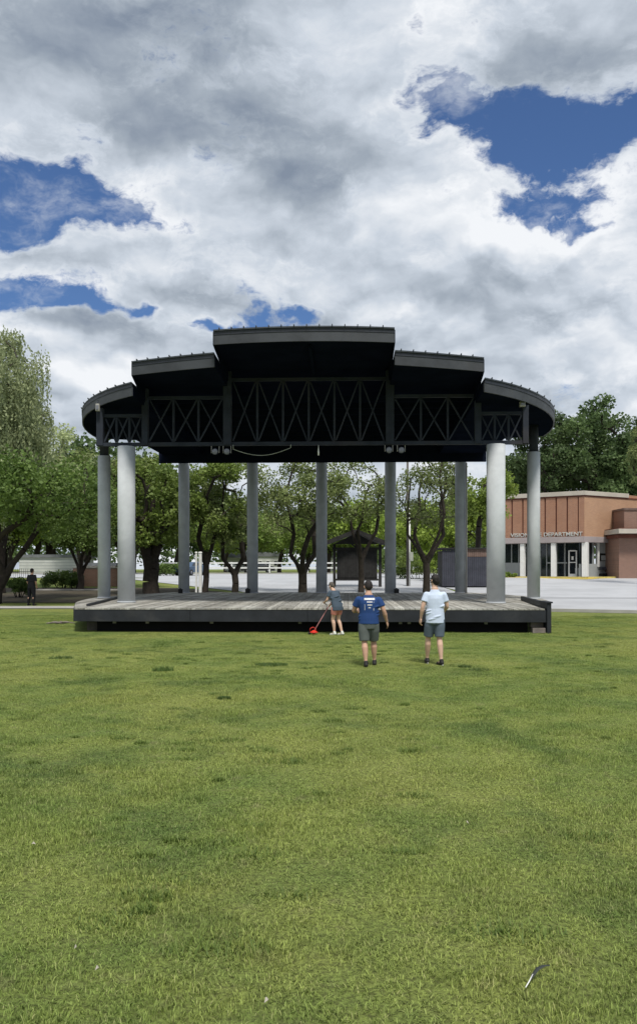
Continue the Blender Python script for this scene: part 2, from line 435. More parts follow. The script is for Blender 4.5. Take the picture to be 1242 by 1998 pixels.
# ------------------------------------------------------------------ ground, roads
def sheet(name, mat, xl, xr, ys, dz, kind='structure', nx=2):
    """strip following the terrain; xl, xr are functions of Y"""
    vs = []; fs = []
    for y in ys:
        a, b_ = xl(y), xr(y)
        for k in range(nx): vs.append((a + (b_ - a) * k / (nx - 1), y, G(y) + dz))
    for i in range(len(ys) - 1):
        for k in range(nx - 1):
            a = i * nx + k; fs.append((a, a + 1, a + nx + 1, a + nx))
    mb = MB(); mb.add(vs, fs)
    o = mb.build(name, mat); tag(o, kind=kind); return o
ys_all = [-300, -50, 0, 20, 33, 34, 35, 36, 38, 40, 43, 46, 50, 55, 60, 66, 72, 80, 90, 100, 120, 140, 200, 400, 900, 1500]
sheet('ground', M['lawn'], lambda y: -900, lambda y: 900, ys_all, 0.0, nx=12)
def asphalt_mat():
    m = material('pale_asphalt', (0.41, 0.42, 0.44), 0.9, 0.12, 0.35, 0.3, 60, stain=(0.35, 0.36, 0.375), coords='Object')
    return m
M['road'] = asphalt_mat()
def ysr(a, b_): return sorted(set([a, b_] + [y for y in ys_all if a < y < b_] + list(np.linspace(a, b_, 8))))
sheet('parking_lot', M['road'], lambda y: np.interp(y, [35.2, 37, 46, 56, 71], [16.5, 9.9, 9.6, 8.6, 8.6]), lambda y: 60.0, ysr(35.2, 71), 0.035)
sheet('road', M['road'], lambda y: np.interp(y, [58, 70, 98], [-2.0, -14.0, -34.0]) if y < 98 else -34.0, lambda y: 60.0, ysr(71.05, 98), 0.03)
sheet('road', M['road'], lambda y: np.interp(y, [50, 58, 71], [-4.0, -9.0, -17.0]), lambda y: 8.55, ysr(50, 71), 0.034)
sheet('side_street', M['road'], lambda y: -90, lambda y: np.interp(y, [72, 98], [-17.0, -35.0]), ysr(72, 98), 0.045)
sheet('path', M['concrete'], lambda y: -40, lambda y: -9.6 + (y - 38) * 0.3, ysr(38.3, 39.7), 0.03)
M['shaded_grass'] = material('grass_in_shade', (0.075, 0.062, 0.042), 0.95, 0.4, 1.5, 0.6, 12, stain=(0.055, 0.065, 0.025), coords='Object')  # dark colour puts tree shade into the grass beyond the path
sheet('shaded_ground', M['shaded_grass'], lambda y: -24, lambda y: np.interp(y, [42, 50, 56], [-4.0, -5.0, -9.6]), ysr(42, 56), 0.022)
# joint line across the parking lot
mb = MB(); mb.add([(10.2, 45.2, G(45.2) + .045), (30, 44.7, G(44.7) + .045), (30, 44.95, G(44.95) + .045), (10.2, 45.4, G(45.4) + .045)], [(0, 1, 2, 3)])
tag(mb.build('pavement_joint', material('joint_tar', (0.16, 0.165, 0.175), 0.9)), kind='structure')
# kerb by the lawn and along the far side of the road
def kerb(name, pts, wd, ht, mat, **kw):
    mb = MB()
    for a, b_ in zip(pts[:-1], pts[1:]):
        mb.bar((a[0], a[1], G(a[1]) + ht / 2), (b_[0], b_[1], G(b_[1]) + ht / 2), wd, ht)
    return mb.build(name, mat)
tag(kerb('kerb', [(9.95, 36.9), (16.45, 35.1), (30, 34.6)], 0.18, 0.14, M['concrete']), kind='structure')
tag(kerb('kerb', [(-60, 98.5), (0, 98.3), (40, 98.1)], 0.3, 0.18, M['concrete']), kind='structure')

# ------------------------------------------------------------------ grass
def grass():
    src = bpy.data.collections.new('grass_source')
    for v in range(5):
        r = np.random.RandomState(v + 3)
        nb_ = 210; L = 0.30
        pos = r.uniform(-L / 2, L / 2, (nb_, 2)); h = r.uniform(0.008, 0.024, nb_) * np.where(r.rand(nb_) < .06, 1.5, 1)
        an = r.uniform(0, 6.283, nb_); wd = r.uniform(0.0016, 0.0034, nb_); lean = r.uniform(0.2, 1.7, nb_); tone = r.rand(nb_)
        vs = []; fs = []; tn = []
        for i in range(nb_):
            x, y = pos[i]; ca, sa = math.cos(an[i]), math.sin(an[i]); hx, hy = -sa * wd[i], ca * wd[i]
            l1 = h[i] * lean[i] * 0.35; l2 = h[i] * lean[i]
            o = len(vs)
            vs += [(x - hx, y - hy, -.004), (x + hx, y + hy, -.004), (x + ca * l1 + hx * .8, y + sa * l1 + hy * .8, h[i] * .6), (x + ca * l1 - hx * .8, y + sa * l1 - hy * .8, h[i] * .6), (x + ca * l2, y + sa * l2, h[i])]
            fs += [(o, o + 1, o + 2, o + 3), (o + 3, o + 2, o + 4)]; tn += [tone[i]] * 5
        me = bpy.data.meshes.new('grass_patch'); me.from_pydata(vs, [], fs)
        at_ = me.attributes.new('tone', 'FLOAT', 'POINT'); at_.data.foreach_set('value', tn)
        me.materials.append(M['blade'])
        src.objects.link(bpy.data.objects.new('grass_patch', me))
    r = np.random.RandomState(11); P = []
    y = 2.2
    while y < 35.0:
        st = 0.17 if y < 8 else (0.2 if y < 16 else 0.27)
        hw = 0.42 * y + 2.5 + (7 if y > 16 else 0)
        n = int(2 * hw / st)
        xs = (np.arange(n) + .5) * st - hw + r.uniform(-.08, .08, n); yy = y + r.uniform(-.08, .08, n)
        for a, b_ in zip(xs, yy):
            if b_ > 25.5 and abs(a + .3) < 7.2 + min(1.7, (b_ - 25.5) * .35): continue
            if b_ > 25.9 and -8.3 < a < 7.2: continue
            if b_ > 34.3 and a > 9: continue
            P.append((a, b_, G(b_)))
        y += st
    # thicker coarse tufts
    me = bpy.data.meshes.new('lawn_grass'); me.from_pydata(P, [], [])
    o = bpy.data.objects.new('lawn_grass', me); COL.objects.link(o)
    tag(o, 'short mown grass of the lawn in front of the stage', 'grass', kind='stuff')
    ng = bpy.data.node_groups.new('scatter_grass', 'GeometryNodeTree')
    ng.interface.new_socket('Geometry', in_out='INPUT', socket_type='NodeSocketGeometry')
    ng.interface.new_socket('Geometry', in_out='OUTPUT', socket_type='NodeSocketGeometry')
    t = NT(ng)
    gi = t.new('NodeGroupInput'); go = t.new('NodeGroupOutput')
    ci = t.new('GeometryNodeCollectionInfo'); ci.inputs['Collection'].default_value = src
    ci.inputs['Separate Children'].default_value = True; ci.inputs['Reset Children'].default_value = True
    ip = t.new('GeometryNodeInstanceOnPoints'); ip.inputs['Pick Instance'].default_value = True
    m2p = t.new('GeometryNodeMeshToPoints')
    t.link(gi.outputs[0], m2p.inputs[0]); t.link(m2p.outputs[0], ip.inputs['Points']); t.link(ci.outputs[0], ip.inputs['Instance'])
    rv = t.new('FunctionNodeRandomValue', data_type='FLOAT_VECTOR'); rv.inputs[0].default_value = (-.06, -.06, 0); rv.inputs[1].default_value = (.06, .06, 6.283)
    t.link(rv.outputs[0], ip.inputs['Rotation'])
    ps = t.new('GeometryNodeInputPosition')
    nz = t.noise(ps.outputs[0], 1.1, 4, 0.65)
    hz = t.ramp(nz, 0.40, 0.72, 0.6, 1.9)
    nz2 = t.noise(t.vec('ADD', ps.outputs[0], (9, 3, 0)), 0.45, 2, 0.5)
    hz = t.math('MULTIPLY', hz, t.ramp(nz2, 0.4, 0.65, 0.8, 1.25))
    cx = t.new('ShaderNodeCombineXYZ'); cx.inputs[0].default_value = 1; cx.inputs[1].default_value = 1; t.link(hz, cx.inputs[2])
    t.link(cx.outputs[0], ip.inputs['Scale']); t.link(ip.outputs[0], go.inputs[0])
    md = o.modifiers.new('scatter', 'NODES'); md.node_group = ng
    return src
grass_src = grass()

# ------------------------------------------------------------------ leaves and trees
def leaf_mesh(name, C, R, n, size, mat, seed, flat=0.8, strands=0.0, hang=0.0):
    """C: clump centres (k,3); R: radii; n leaves in all"""
    r = np.random.RandomState(seed); C = np.array(C); R = np.array(R)
    wgt = R ** 2; idx = r.choice(len(C), n, p=wgt / wgt.sum())
    d = r.normal(0, 1, (n, 3)); d /= np.linalg.norm(d, axis=1)[:, None]
    rr = r.rand(n) ** 0.45
    P = C[idx] + d * (rr * R[idx])[:, None] * np.array([1, 1, flat])
    if strands > 0:
        # leaves on hanging strings
        ns = int(n * strands); per = 14
        k = ns // per
        ci = r.choice(len(C), k, p=wgt / wgt.sum())
        s0 = C[ci] + np.clip(r.normal(0, .5, (k, 3)), -.8, .8) * R[ci][:, None]
        ln = r.uniform(.3, 1, k) * hang * r.uniform(.5, 1, len(C))[ci]
        tt = np.tile(np.linspace(0, 1, per), (k, 1))
        sp = s0[:, None, :] + np.stack([r.normal(0, .25, (k, 1)) * tt, r.normal(0, .25, (k, 1)) * tt, -tt * ln[:, None]], 2) + r.normal(0, .035, (k, per, 3))
        P[:k * per] = sp.reshape(-1, 3)
    a = r.normal(0, 1, (n, 3)); a[:, 2] *= 0.6; a /= np.linalg.norm(a, axis=1)[:, None]
    if strands > 0: a[:k * per] = np.array([0, 0, -1]) + r.normal(0, .35, (k * per, 3)); a /= np.linalg.norm(a, axis=1)[:, None]
    b_ = np.cross(a, r.normal(0, 1, (n, 3))); b_ /= np.linalg.norm(b_, axis=1)[:, None]
    s_ = size * r.uniform(.6, 1.4, n)[:, None]
    wd = 0.25 if strands > 0 else 0.42
    V = np.stack([P - a * s_ * .5, P + b_ * s_ * wd + a * s_ * .05, P + a * s_ * .5, P - b_ * s_ * wd], 1).reshape(-1, 3)
    me = bpy.data.meshes.new(name)
    me.vertices.add(4 * n); me.vertices.foreach_set('co', V.ravel())
    me.loops.add(4 * n); me.loops.foreach_set('vertex_index', np.arange(4 * n, dtype=np.int32))
    me.polygons.add(n); me.polygons.foreach_set('loop_start', np.arange(0, 4 * n, 4, dtype=np.int32))
    me.polygons.foreach_set('loop_total', np.full(n, 4, dtype=np.int32))
    me.update(calc_edges=True)
    ct = r.rand(len(C)) * .6
    tone = np.repeat(np.clip(ct[idx] + r.rand(n) * .5, 0, 1), 4).astype(np.float32)
    at_ = me.attributes.new('tone', 'FLOAT', 'POINT'); at_.data.foreach_set('value', tone)
    me.materials.append(mat)
    return me

def tree(loc, height, rx, crown_lo, mat, leaves=9000, size=0.16, seed=1, lean=(0, 0), trunk_r=0.25, n_cl=48, cl_r=None,
         fork=None, label='', name='tree', group=None, ry=None, strands=0, hang=0, forks=1, flat=0.75, shell=0.5, fork_spread=0.5):
    r = random.Random(seed); ry = ry or rx
    fork = fork if fork else crown_lo * 0.9
    zc = (height + crown_lo) / 2; rz = (height - crown_lo) / 2
    cl_r = cl_r or rx * 0.27
    # crown clump centres
    C = []; R = []
    for i in range(n_cl):
        while True:
            d = Vector((r.uniform(-1, 1), r.uniform(-1, 1), r.uniform(-1, 1)))
            if 0.05 < d.length < 1: break
        d = d.normalized() * (d.length ** shell)
        lump = 0.86 + 0.2 * math.sin(3 * d.x + seed) + .1 * math.sin(5 * d.y + 2 * seed)
        c = Vector((lean[0] + d.x * (rx - cl_r * .5) * lump, lean[1] + d.y * (ry - cl_r * .5), zc + d.z * (rz - cl_r * .5) * lump))
        C.append(c); R.append(cl_r * r.uniform(.6, 1.25))
    # skeleton
    nodes = [(Vector((0, 0, -.2)), -1)]
    f0 = Vector((lean[0] * .35, lean[1] * .35, fork * .55))
    starts = []
    nodes.append((Vector((lean[0] * .1 + r.uniform(-.08, .08), r.uniform(-.08, .08), fork * .28)), 0))
    nodes.append((f0, 1)); base_i = 2
    for k in range(forks):
        a = 2 * math.pi * (k + r.random() * .4) / max(forks, 1)
        sp = fork_spread if forks > 1 else 0.12
        p = f0 + Vector((math.cos(a) * sp * fork * .30, math.sin(a) * sp * fork * .22, fork * .50))
        nodes.append((f0.lerp(p, .5) + Vector((r.uniform(-.05, .05), r.uniform(-.05, .05), 0)), base_i)); nodes.append((p, len(nodes) - 1)); starts.append(len(nodes) - 1)
    order = sorted(range(n_cl), key=lambda i: (C[i] - f0).length)
    owner = {q_: k for k, q_ in enumerate(starts)}
    byang = sorted(range(n_cl), key=lambda i: math.atan2(C[i].y - f0.y, C[i].x - f0.x) % 6.283)
    own = {i: starts[min(forks - 1, int(j * forks / n_cl))] for j, i in enumerate(byang)}
    fam = {q_: [q_] for q_ in starts}
    for q_ in starts:
        mine = [C[i] for i in range(n_cl) if own[i] == q_]
        if not mine: continue
        cen = sum(mine, Vector()) / len(mine); par = q_; p0 = nodes[q_][0]
        for t_ in (.3, .6, .9, 1.25):
            p = p0.lerp(cen, t_) + Vector((r.uniform(-1, 1), r.uniform(-1, 1), r.uniform(-.3, .6))) * (cen - p0).length * .07
            nodes.append((p, par)); par = len(nodes) - 1; fam[q_].append(par)
    for i in order:
        best = min(fam[own[i]], key=lambda j: (nodes[j][0] - C[i]).length * (1 + max(0, (nodes[j][0].z - C[i].z)) * .8) + (nodes[j][0] - f0).length * .12)
        p0 = nodes[best][0]; par = best; L = (C[i] - p0).length
        steps = 3 if L > 1.2 else 2
        for k in range(1, steps + 1):
            t_ = k / steps
            p = p0.lerp(C[i], t_) + Vector((r.uniform(-1, 1), r.uniform(-1, 1), r.uniform(-.3, 1))) * L * .10 * (1 - t_ * .6) + Vector((0, 0, L * .10 * math.sin(math.pi * t_)))
            nodes.append((p, par)); par = len(nodes) - 1; fam[own[i]].append(par)
    cnt = [0] * len(nodes)
    has = set(p for _, p in nodes)
    for i in range(len(nodes) - 1, 0, -1):
        if i not in has: cnt[i] += 1
        cnt[nodes[i][1]] += cnt[i]
    tot = max(cnt[0], 1)
    rad_ = [max(0.018, trunk_r * (c_ / tot) ** 0.56) for c_ in cnt]
    mb = MB()
    for i in range(1, len(nodes)):
        p, par = nodes[i]; q = nodes[par][0]
        ra = rad_[par] if par <= 2 else min(rad_[par], rad_[i] * 1.35)
        if par == 0: ra = trunk_r * 1.15
        mb.tube([q, p], [ra, rad_[i]], n=8 if rad_[i] > .1 else 5, caps=False)
    root = empty(name, loc, 0, label, 'tree', group)
    mb.build('trunk', M['bark'], root)
    me = leaf_mesh('crown', [tuple(c) for c in C], R, leaves, size, mat, seed, flat, strands, hang)
    co = bpy.data.objects.new('crown', me); COL.objects.link(co); co.parent = root
    return root

def T(px, Y, top, halfw, low, mat, label, **kw):
    """tree placed from its row in the park: top/low are heights given as photo rows at distance Y"""
    h = CH + (HOR - top) / F * Y - G(Y); lo = CH + (HOR - low) / F * Y - G(Y)
    return tree(gp(px, Y), h, halfw / F * Y, lo, M[mat], label=label, **kw)

# row just behind the stage (trunks in view between the columns)
T(-8, 41.5, 866, 190, 1075, 'leaf_dark', 'broad dark green tree leaning over the path at the left edge of the photo', leaves=15000, size=.17, seed=5, lean=(1.4, 0), trunk_r=.26, n_cl=60, forks=3, fork=2.6, fork_spread=1.2)
T(2, 50, 588, 152, 985, 'leaf_willow', 'tall pale willow with hanging strands, rising above the dark tree at the left edge', leaves=56000, size=.20, seed=9, trunk_r=.30, n_cl=64, strands=.80, hang=4.2, fork=4.5, forks=3, cl_r=1.15, name='willow_tree')
T(157, 53, 985, 85, 1092, 'leaf_dark', 'small low-branched tree beside the brick planter left of the stage', leaves=7500, size=.15, seed=12, trunk_r=.2, n_cl=34, forks=3, fork=2.0, fork_spread=1.0)
T(296, 48.5, 876, 104, 1085, 'leaf_mid', 'thick-trunked leafy tree seen between the front left column and the next rear column', leaves=14000, size=.17, seed=21, trunk_r=.46, n_cl=54, forks=2, fork=2.8)
T(238, 55, 850, 95, 1050, 'leaf_olive', 'tree half hidden behind the two left columns of the stage', leaves=9000, size=.18, seed=23, trunk_r=.18, n_cl=40, forks=2)
T(399, 50, 882, 85, 1062, 'leaf_mid', 'dark crooked tree standing beside the white posts behind the stage', leaves=8000, size=.15, seed=31, lean=(.3, 0), trunk_r=.18, n_cl=36, forks=2, fork=3.2)
T(458, 51, 876, 96, 1066, 'leaf_olive', 'Y-forked tree on the grass wedge by the road, left of the second rear column', leaves=9000, size=.15, seed=33, trunk_r=.20, n_cl=40, forks=2, fork=2.0, fork_spread=1.3)
T(590, 49, 868, 104, 1062, 'leaf_olive', 'stout forked tree centred between the second and third rear columns', leaves=10500, size=.13, seed=42, trunk_r=.25, n_cl=50, forks=3, fork=2.3, fork_spread=1.3)
T(704, 50.5, 868, 92, 1045, 'leaf_olive', 'slender open-branched tree growing in front of the wooden kiosk', leaves=6000, size=.13, seed=47, trunk_r=.18, n_cl=46, forks=3, fork=3.6, fork_spread=.9, flat=.6)
T(831, 49.5, 866, 98, 1045, 'leaf_olive', 'open-branched vase-shaped tree right of the light pole', leaves=6000, size=.13, seed=51, trunk_r=.21, n_cl=50, forks=4, fork=3.4, fork_spread=1.2, flat=.6)
T(930, 60, 900, 72, 1045, 'leaf_lime', 'bright green tree behind the board enclosure', leaves=8000, size=.18, seed=55, trunk_r=.2, n_cl=40)
T(158, 64, 812, 82, 1060, 'leaf_willow', 'pale green tree rising behind the small low-branched tree left of the stage', leaves=9000, size=.20, seed=14, trunk_r=.2, n_cl=40, forks=3, fork=3.0, fork_spread=.9)
# farther trees, three kinds copied with shared meshes
far_a = T(700, 118, 960, 85, 1085, 'leaf_lime', 'yellow-green tree across the road, seen above the kiosk roof', leaves=7000, size=.34, seed=61, trunk_r=.35, n_cl=44, name='tree')
far_b = T(545, 122, 985, 80, 1095, 'leaf_mid', 'rounded mid-green tree across the road behind the white rail', leaves=7000, size=.34, seed=62, trunk_r=.3, n_cl=44)
far_c = T(600, 150, 975, 90, 1090, 'leaf_pine', 'dark distant tree beyond the road, behind the stout forked tree', leaves=7000, size=.42, seed=63, trunk_r=.4, n_cl=44)
FG = 'far trees beyond the road'
for o in (far_a, far_b, far_c): o['group'] = FG
for src_, px, Y, k, lab in [
        (far_a, 800, 112, .85, 'yellow-green tree across the road, behind the light pole'),
        (far_a, 880, 108, .95, 'yellow-green tree beyond the board enclosure, left of its top'),
        (far_a, 960, 104, 1.0, 'yellow-green tree beyond the board enclosure, right of its top'),
        (far_a, 440, 126, .8, 'yellow-green tree across the road above the grey-roofed house'),
        (far_a, 20, 120, 1.1, 'yellow-green tree far behind the dark tree at the left edge'),
        (far_b, 640, 116, .9, 'mid-green tree across the road, just left of the kiosk'),
        (far_b, 480, 112, .95, 'mid-green tree across the road by the parked cars'),
        (far_b, 345, 104, 1.15, 'mid-green tree across the road, left of the white posts'),
        (far_b, 260, 100, 1.3, 'mid-green tree across the road, behind the thick-trunked tree'),
        (far_b, 760, 130, 1.15, 'mid-green tree across the road between kiosk and light pole'),
        (far_b, 170, 108, 1.3, 'mid-green tree across the street, right of the pale building'),
        (far_b, 70, 125, 1.5, 'mid-green tree rising behind the pale building'),
        (far_c, 840, 160, .95, 'dark distant tree on the rise beyond the light pole'),
        (far_c, 920, 150, 1.0, 'dark distant tree behind the bright green tree by the enclosure'),
        (far_c, 700, 165, .9, 'dark distant tree beyond the kiosk'),
        (far_c, 500, 155, 1.1, 'dark distant tree beyond the parked cars'),
        (far_c, 400, 150, 1.25, 'dark distant tree beyond the white posts'),
        (far_c, 300, 140, 1.5, 'dark distant tree beyond the thick-trunked tree'),
        (far_c, 200, 135, 1.75, 'tall dark distant tree behind the leftmost columns'),
        (far_c, 100, 130, 1.9, 'tall dark distant tree behind the willow'),
        (far_c, 10, 140, 1.9, 'tall dark distant tree at the left edge behind the willow'),
        (far_c, -90, 120, 1.7, 'dark distant tree past the left edge of the photo')]:
    dup(src_, gp(px, Y), rnd.uniform(0, 6.28), (k * rnd.uniform(.9, 1.1), k * rnd.uniform(.9, 1.1), k), lab, FG)
# big trees behind the brick building
big_a = T(1150, 100, 776, 105, 1010, 'leaf_pine', 'tall dark green tree behind the corner of the brick building, highest of that row', leaves=15000, size=.36, seed=71, trunk_r=.5, n_cl=60, shell=.42)
big_a['group'] = 'tall trees behind the brick building'
BG = 'tall trees behind the brick building'
dup(big_a, gp(1062, 98), 2.1, (.85, .85, .93), 'tall dark green tree behind the brick building, beside the right side column', BG)
dup(big_a, gp(1226, 104), 4.0, (.98, .98, .97), 'tall dark green tree behind the brick building at the right edge of the photo', BG)
dup(big_a, gp(1010, 104), 5.2, (.62, .62, .70), 'shorter dark green tree showing between the two right columns', BG)
dup(big_a, gp(1110, 112), 1.0, (.9, .9, .84), 'tall dark green tree set back behind the brick building', BG)
dup(big_a, gp(1300, 106), .4, (1.05, 1, 1.0), 'tall dark green tree just outside the right edge of the photo', BG)
T(1262, 60, 800, 48, 965, 'leaf_olive', 'pale leafy tree poking in at the right edge over the brick wing', leaves=5000, size=.2, seed=77, trunk_r=.2, n_cl=34, strands=.3, hang=1.0)

# hedges and shrubs
def shrub(name, label, loc, rx, ry, h, mat, n=2500, size=.1, seed=1, cat='shrub', group=None):
    r = random.Random(seed); C = []; R = []
    for i in range(26):
        x, y = r.uniform(-1, 1), r.uniform(-1, 1)
        z = h * r.uniform(.25, .85) * (1 - .25 * (x * x + y * y) / 2)
        C.append((x * rx * .8, y * ry * .8, z)); R.append(max(.18, min(rx, h) * .33))
    root = empty(name, loc, 0, label, cat, group)
    me = leaf_mesh('foliage', C, R, n, size, M[mat], seed)
    co = bpy.data.objects.new('foliage', me); COL.objects.link(co); co.parent = root
    mb = MB()
    for i in range(0, 26, 4): mb.tube([(C[i][0] * .3, C[i][1] * .3, -.05), C[i]], [.03, .012], 5)
    mb.build('stem', M['bark'], root)
    return root
shrub('hedge', 'long dark clipped hedge left of the stage, in front of the street', gp(118, 56), 1.45, .6, 1.25, 'leaf_dark', 5000, .1, 3, 'hedge')
shrub('shrub', 'rounded dark shrub at the foot of the small tree left of the stage', gp(146, 54.5), .55, .5, 1.3, 'leaf_dark', 2500, .1, 4)
shrub('shrub', 'dark shrub beside the dark-clothed person under the left tree', gp(38, 46), .7, .5, 1.25, 'leaf_dark', 3500, .09, 6)
for i, (px, Y, rx, h, m_, lab) in enumerate([
        (815, 70, 2.0, 2.6, 'leaf_mid', 'green bush behind the pole with the meter box'),
        (770, 76, 2.2, 3.0, 'leaf_dark', 'dark bush between the kiosk and the light pole'),
        (850, 66, 1.3, 3.4, 'leaf_lime', 'tall lime-green bush left of the board enclosure'),
        (330, 84, 1.6, 1.4, 'leaf_dark', 'low dark bush across the road left of the white posts'),
        (985, 74, 1.0, .5, 'leaf_mid', 'low planting in front of the brick building, behind the right front column')]):
    shrub('shrub', lab, gp(px, Y), rx, rx * .7, h, m_, 3500, .16, 20 + i)
def weed(px, py, r_, h, lab, seed, n=260):
    Y = F * CH / (py - HOR); rr = np.random.RandomState(seed); vs = []; fs = []; tn = []
    for i in range(n):
        a = rr.uniform(0, 6.28); d = r_ * rr.rand() ** .6; x, y = d * math.cos(a) * 1.3, d * math.sin(a); hh = h * rr.uniform(.5, 1.1); an = rr.uniform(0, 6.28); l = hh * rr.uniform(.2, .9)
        wx, wy = -math.sin(an) * .007, math.cos(an) * .007; o = len(vs)
        vs += [(x - wx, y - wy, 0), (x + wx, y + wy, 0), (x + math.cos(an) * l, y + math.sin(an) * l, hh)]; fs.append((o, o + 1, o + 2)); tn += [rr.rand() * .4] * 3
    me = bpy.data.meshes.new('weed_clump'); me.from_pydata(vs, [], fs); at_ = me.attributes.new('tone', 'FLOAT', 'POINT'); at_.data.foreach_set('value', tn)
    me.materials.append(M['leaf_dark']); o = bpy.data.objects.new('weed_clump', me); COL.objects.link(o); o.location = (gx(px, Y), Y, 0)
    tag(o, lab, 'weed')
def lawn_weeds():
    rr = np.random.RandomState(77); vs = []; fs = []; tn = []
    for c_ in range(170):
        Y = 26 - 19 * rr.rand() ** 1.6 if c_ < 120 else rr.uniform(4, 12); X = rr.uniform(-.42, .42) * Y
        if rr.rand() < .45: X = -.15 * Y + rr.normal(0, .12) * Y; Y = min(25.3, 18.5 + rr.normal(0, 2.2)) if c_ < 120 else Y
        rd_ = rr.uniform(.04, .16); hh0 = rr.uniform(.025, .055); ex = rr.uniform(1, 2.6)
        for i in range(int(90 + rd_ * 700)):
            a = rr.uniform(0, 6.28); d = rd_ * rr.rand() ** .7; x, y = X + d * math.cos(a) * ex, Y + d * math.sin(a); hh = hh0 * rr.uniform(.5, 1.1); an = rr.uniform(0, 6.28); l = hh * rr.uniform(.4, 1.4)
            wx, wy = -math.sin(an) * .005, math.cos(an) * .005; o = len(vs)
            vs += [(x - wx, y - wy, 0), (x + wx, y + wy, 0), (x + math.cos(an) * l, y + math.sin(an) * l, hh)]; fs.append((o, o + 1, o + 2)); tn += [rr.rand()] * 3
    me = bpy.data.meshes.new('lawn_weeds'); me.from_pydata(vs, [], fs); at_ = me.attributes.new('tone', 'FLOAT', 'POINT'); at_.data.foreach_set('value', tn)
    me.materials.append(M['leaf_mid']); o = bpy.data.objects.new('lawn_weeds', me); COL.objects.link(o)
    tag(o, 'low broad-leaved weeds and clover scattered through the lawn', 'weeds', kind='stuff')
lawn_weeds()
weed(318, 1309, .16, .11, 'dark weed clump standing alone on the lawn left of centre', 1)
weed(120, 1285, .22, .07, 'low dark patch of weeds on the lawn below the left stage corner', 2)
weed(935, 1308, .16, .05, 'low weed patch on the lawn right of the man in the white shirt', 3)
weed(905, 1302, .10, .05, 'small weed tuft just right of the shoes of the man in the white shirt', 4)
weed(530, 1298, .26, .05, 'flat weed patch on the lawn left of the man in blue', 5, 900)
weed(438, 1364, .08, .05, 'tiny dark weed tuft on the lawn in front of the stage', 6, 500)

# ------------------------------------------------------------------ STAGE PAVILION
ROT = rad(-2.0)
OX, OY = 0.0, 36.0
stage = empty('stage_pavilion', (OX, OY, 0), ROT, 'open-air stage with grey plank deck, pale round columns and stepped dark roof', 'stage')
_c, _s = math.cos(-ROT), math.sin(-ROT)
def loc(p):
    x, y = p[0] - OX, p[1] - OY
    return Vector((x * _c - y * _s, x * _s + y * _c, p[2]))
DZ = 0.76
# deck outline in stage coordinates
FL = loc((gx(143, 25.55), 25.55, 0)); FR = loc((gx(1062, 25.25), 25.25, 0))
y_front = (FL.y + FR.y) / 2
outline = [(FL.x, y_front), (FR.x, y_front), (8.3, -6.5), (9.0, -4), (9.45, -1), (9.4, 1.5), (8.8, 4.5), (7.9, 7.2), (-7.9, 7.2), (-8.8, 4.5), (-9.4, 1.5), (-9.5, -1), (-9.2, -4), (-8.6, -6.5)]
def span_at(x):
    ys = []
    n = len(outline)
    for i in range(n):
        (x0, y0), (x1, y1) = outline[i], outline[(i + 1) % n]
        if (x0 - x) * (x1 - x) <= 0 and x0 != x1: ys.append(y0 + (y1 - y0) * (x - x0) / (x1 - x0))
    return (min(ys), max(ys)) if len(ys) >= 2 else None
PW = 0.158
npl = int(18.9 / PW)
for i in range(npl):
    x0 = -9.45 + i * PW; xa, xb = x0 + .006, x0 + PW - .006
    sa, sb = span_at(xa), span_at(xb)
    if not sa or not sb: continue
    lo_a, hi_a, lo_b, hi_b = sa[0], sa[1], sb[0], sb[1]
    if lo_a <= y_front + .001 and lo_b <= y_front + .001: lo_a = lo_b = y_front - .04
    cut = -2.2 + rnd.choice([-1.6, 0, 1.6, 3.2])
    if cut < max(lo_a, lo_b) + .5: cut = (max(lo_a, lo_b) + min(hi_a, hi_b)) / 2
    for k, (a0, a1, b0, b1) in enumerate([(lo_a, cut, lo_b, cut), (cut + .008, hi_a, cut + .008, hi_b)]):
        zz = DZ + rnd.uniform(-.006, .004)
        mb = MB()
        mb.prism([(xa, a0), (xb, b0), (xb, b1), (xa, a1)], DZ - .045, zz)
        mb.build('plank', M['plank'], stage)
# deck frame under the planks
mb = MB(); ins = [(x * .985, y * .985 if y > y_front + 1 else y_front + .06) for x, y in outline]
mb.prism(ins, DZ - .14, DZ - .05); mb.build('deck_frame', M['under'], stage)
# front and side fascia boards
segs = []
xs_ = np.linspace(FL.x, FR.x, 5)
for a, b_ in zip(xs_[:-1], xs_[1:]):
    mb = MB(); mb.box(((a + b_) / 2, y_front, DZ - .05 - .185), (b_ - a - .008, .05, .37)); mb.build('fascia_board', M['edge'], stage, bevel=.006)
for i in range(1, len(outline)):
    (x0, y0), (x1, y1) = outline[i], outline[(i + 1) % len(outline)]
    mb = MB(); mb.bar((x0, y0, DZ - .235), (x1, y1, DZ - .235), .05, .37); mb.build('fascia_board', M['edge'], stage)
# recessed base below the deck, the overhang's shadow put into its black colour
bl = loc((gx(188, 26.1), 26.1, 0)).x; brx = loc((gx(1027, 25.8), 25.8, 0)).x
mb = MB(); mb.prism([(bl, y_front + .55), (brx, y_front + .55), (8.0, -5), (8.3, 2), (7, 6.8), (-7, 6.8), (-8.3, 2), (-8.0, -5)], -.15, DZ - .15)
mb.build('base_wall', M['under'], stage)
mb = MB(); mb.box(((FL.x + bl) / 2 + .1, y_front + .9, .16), (abs(bl - FL.x) - .05, .06, .42)); mb.build('base_panel', M['ply'], stage)
for px in (220, 285, 412, 585, 780, 797, 945):
    q = loc((gx(px, 25.9), 25.9, 0))
    mb = MB(); mb.box((q.x, y_front + .50, .28), (.10, .06, .06)); mb.tube([(q.x, y_front + .50, .31), (q.x, y_front + .50, .39)], .012, 6)
    mb.build('bracket', M['concrete'], stage)
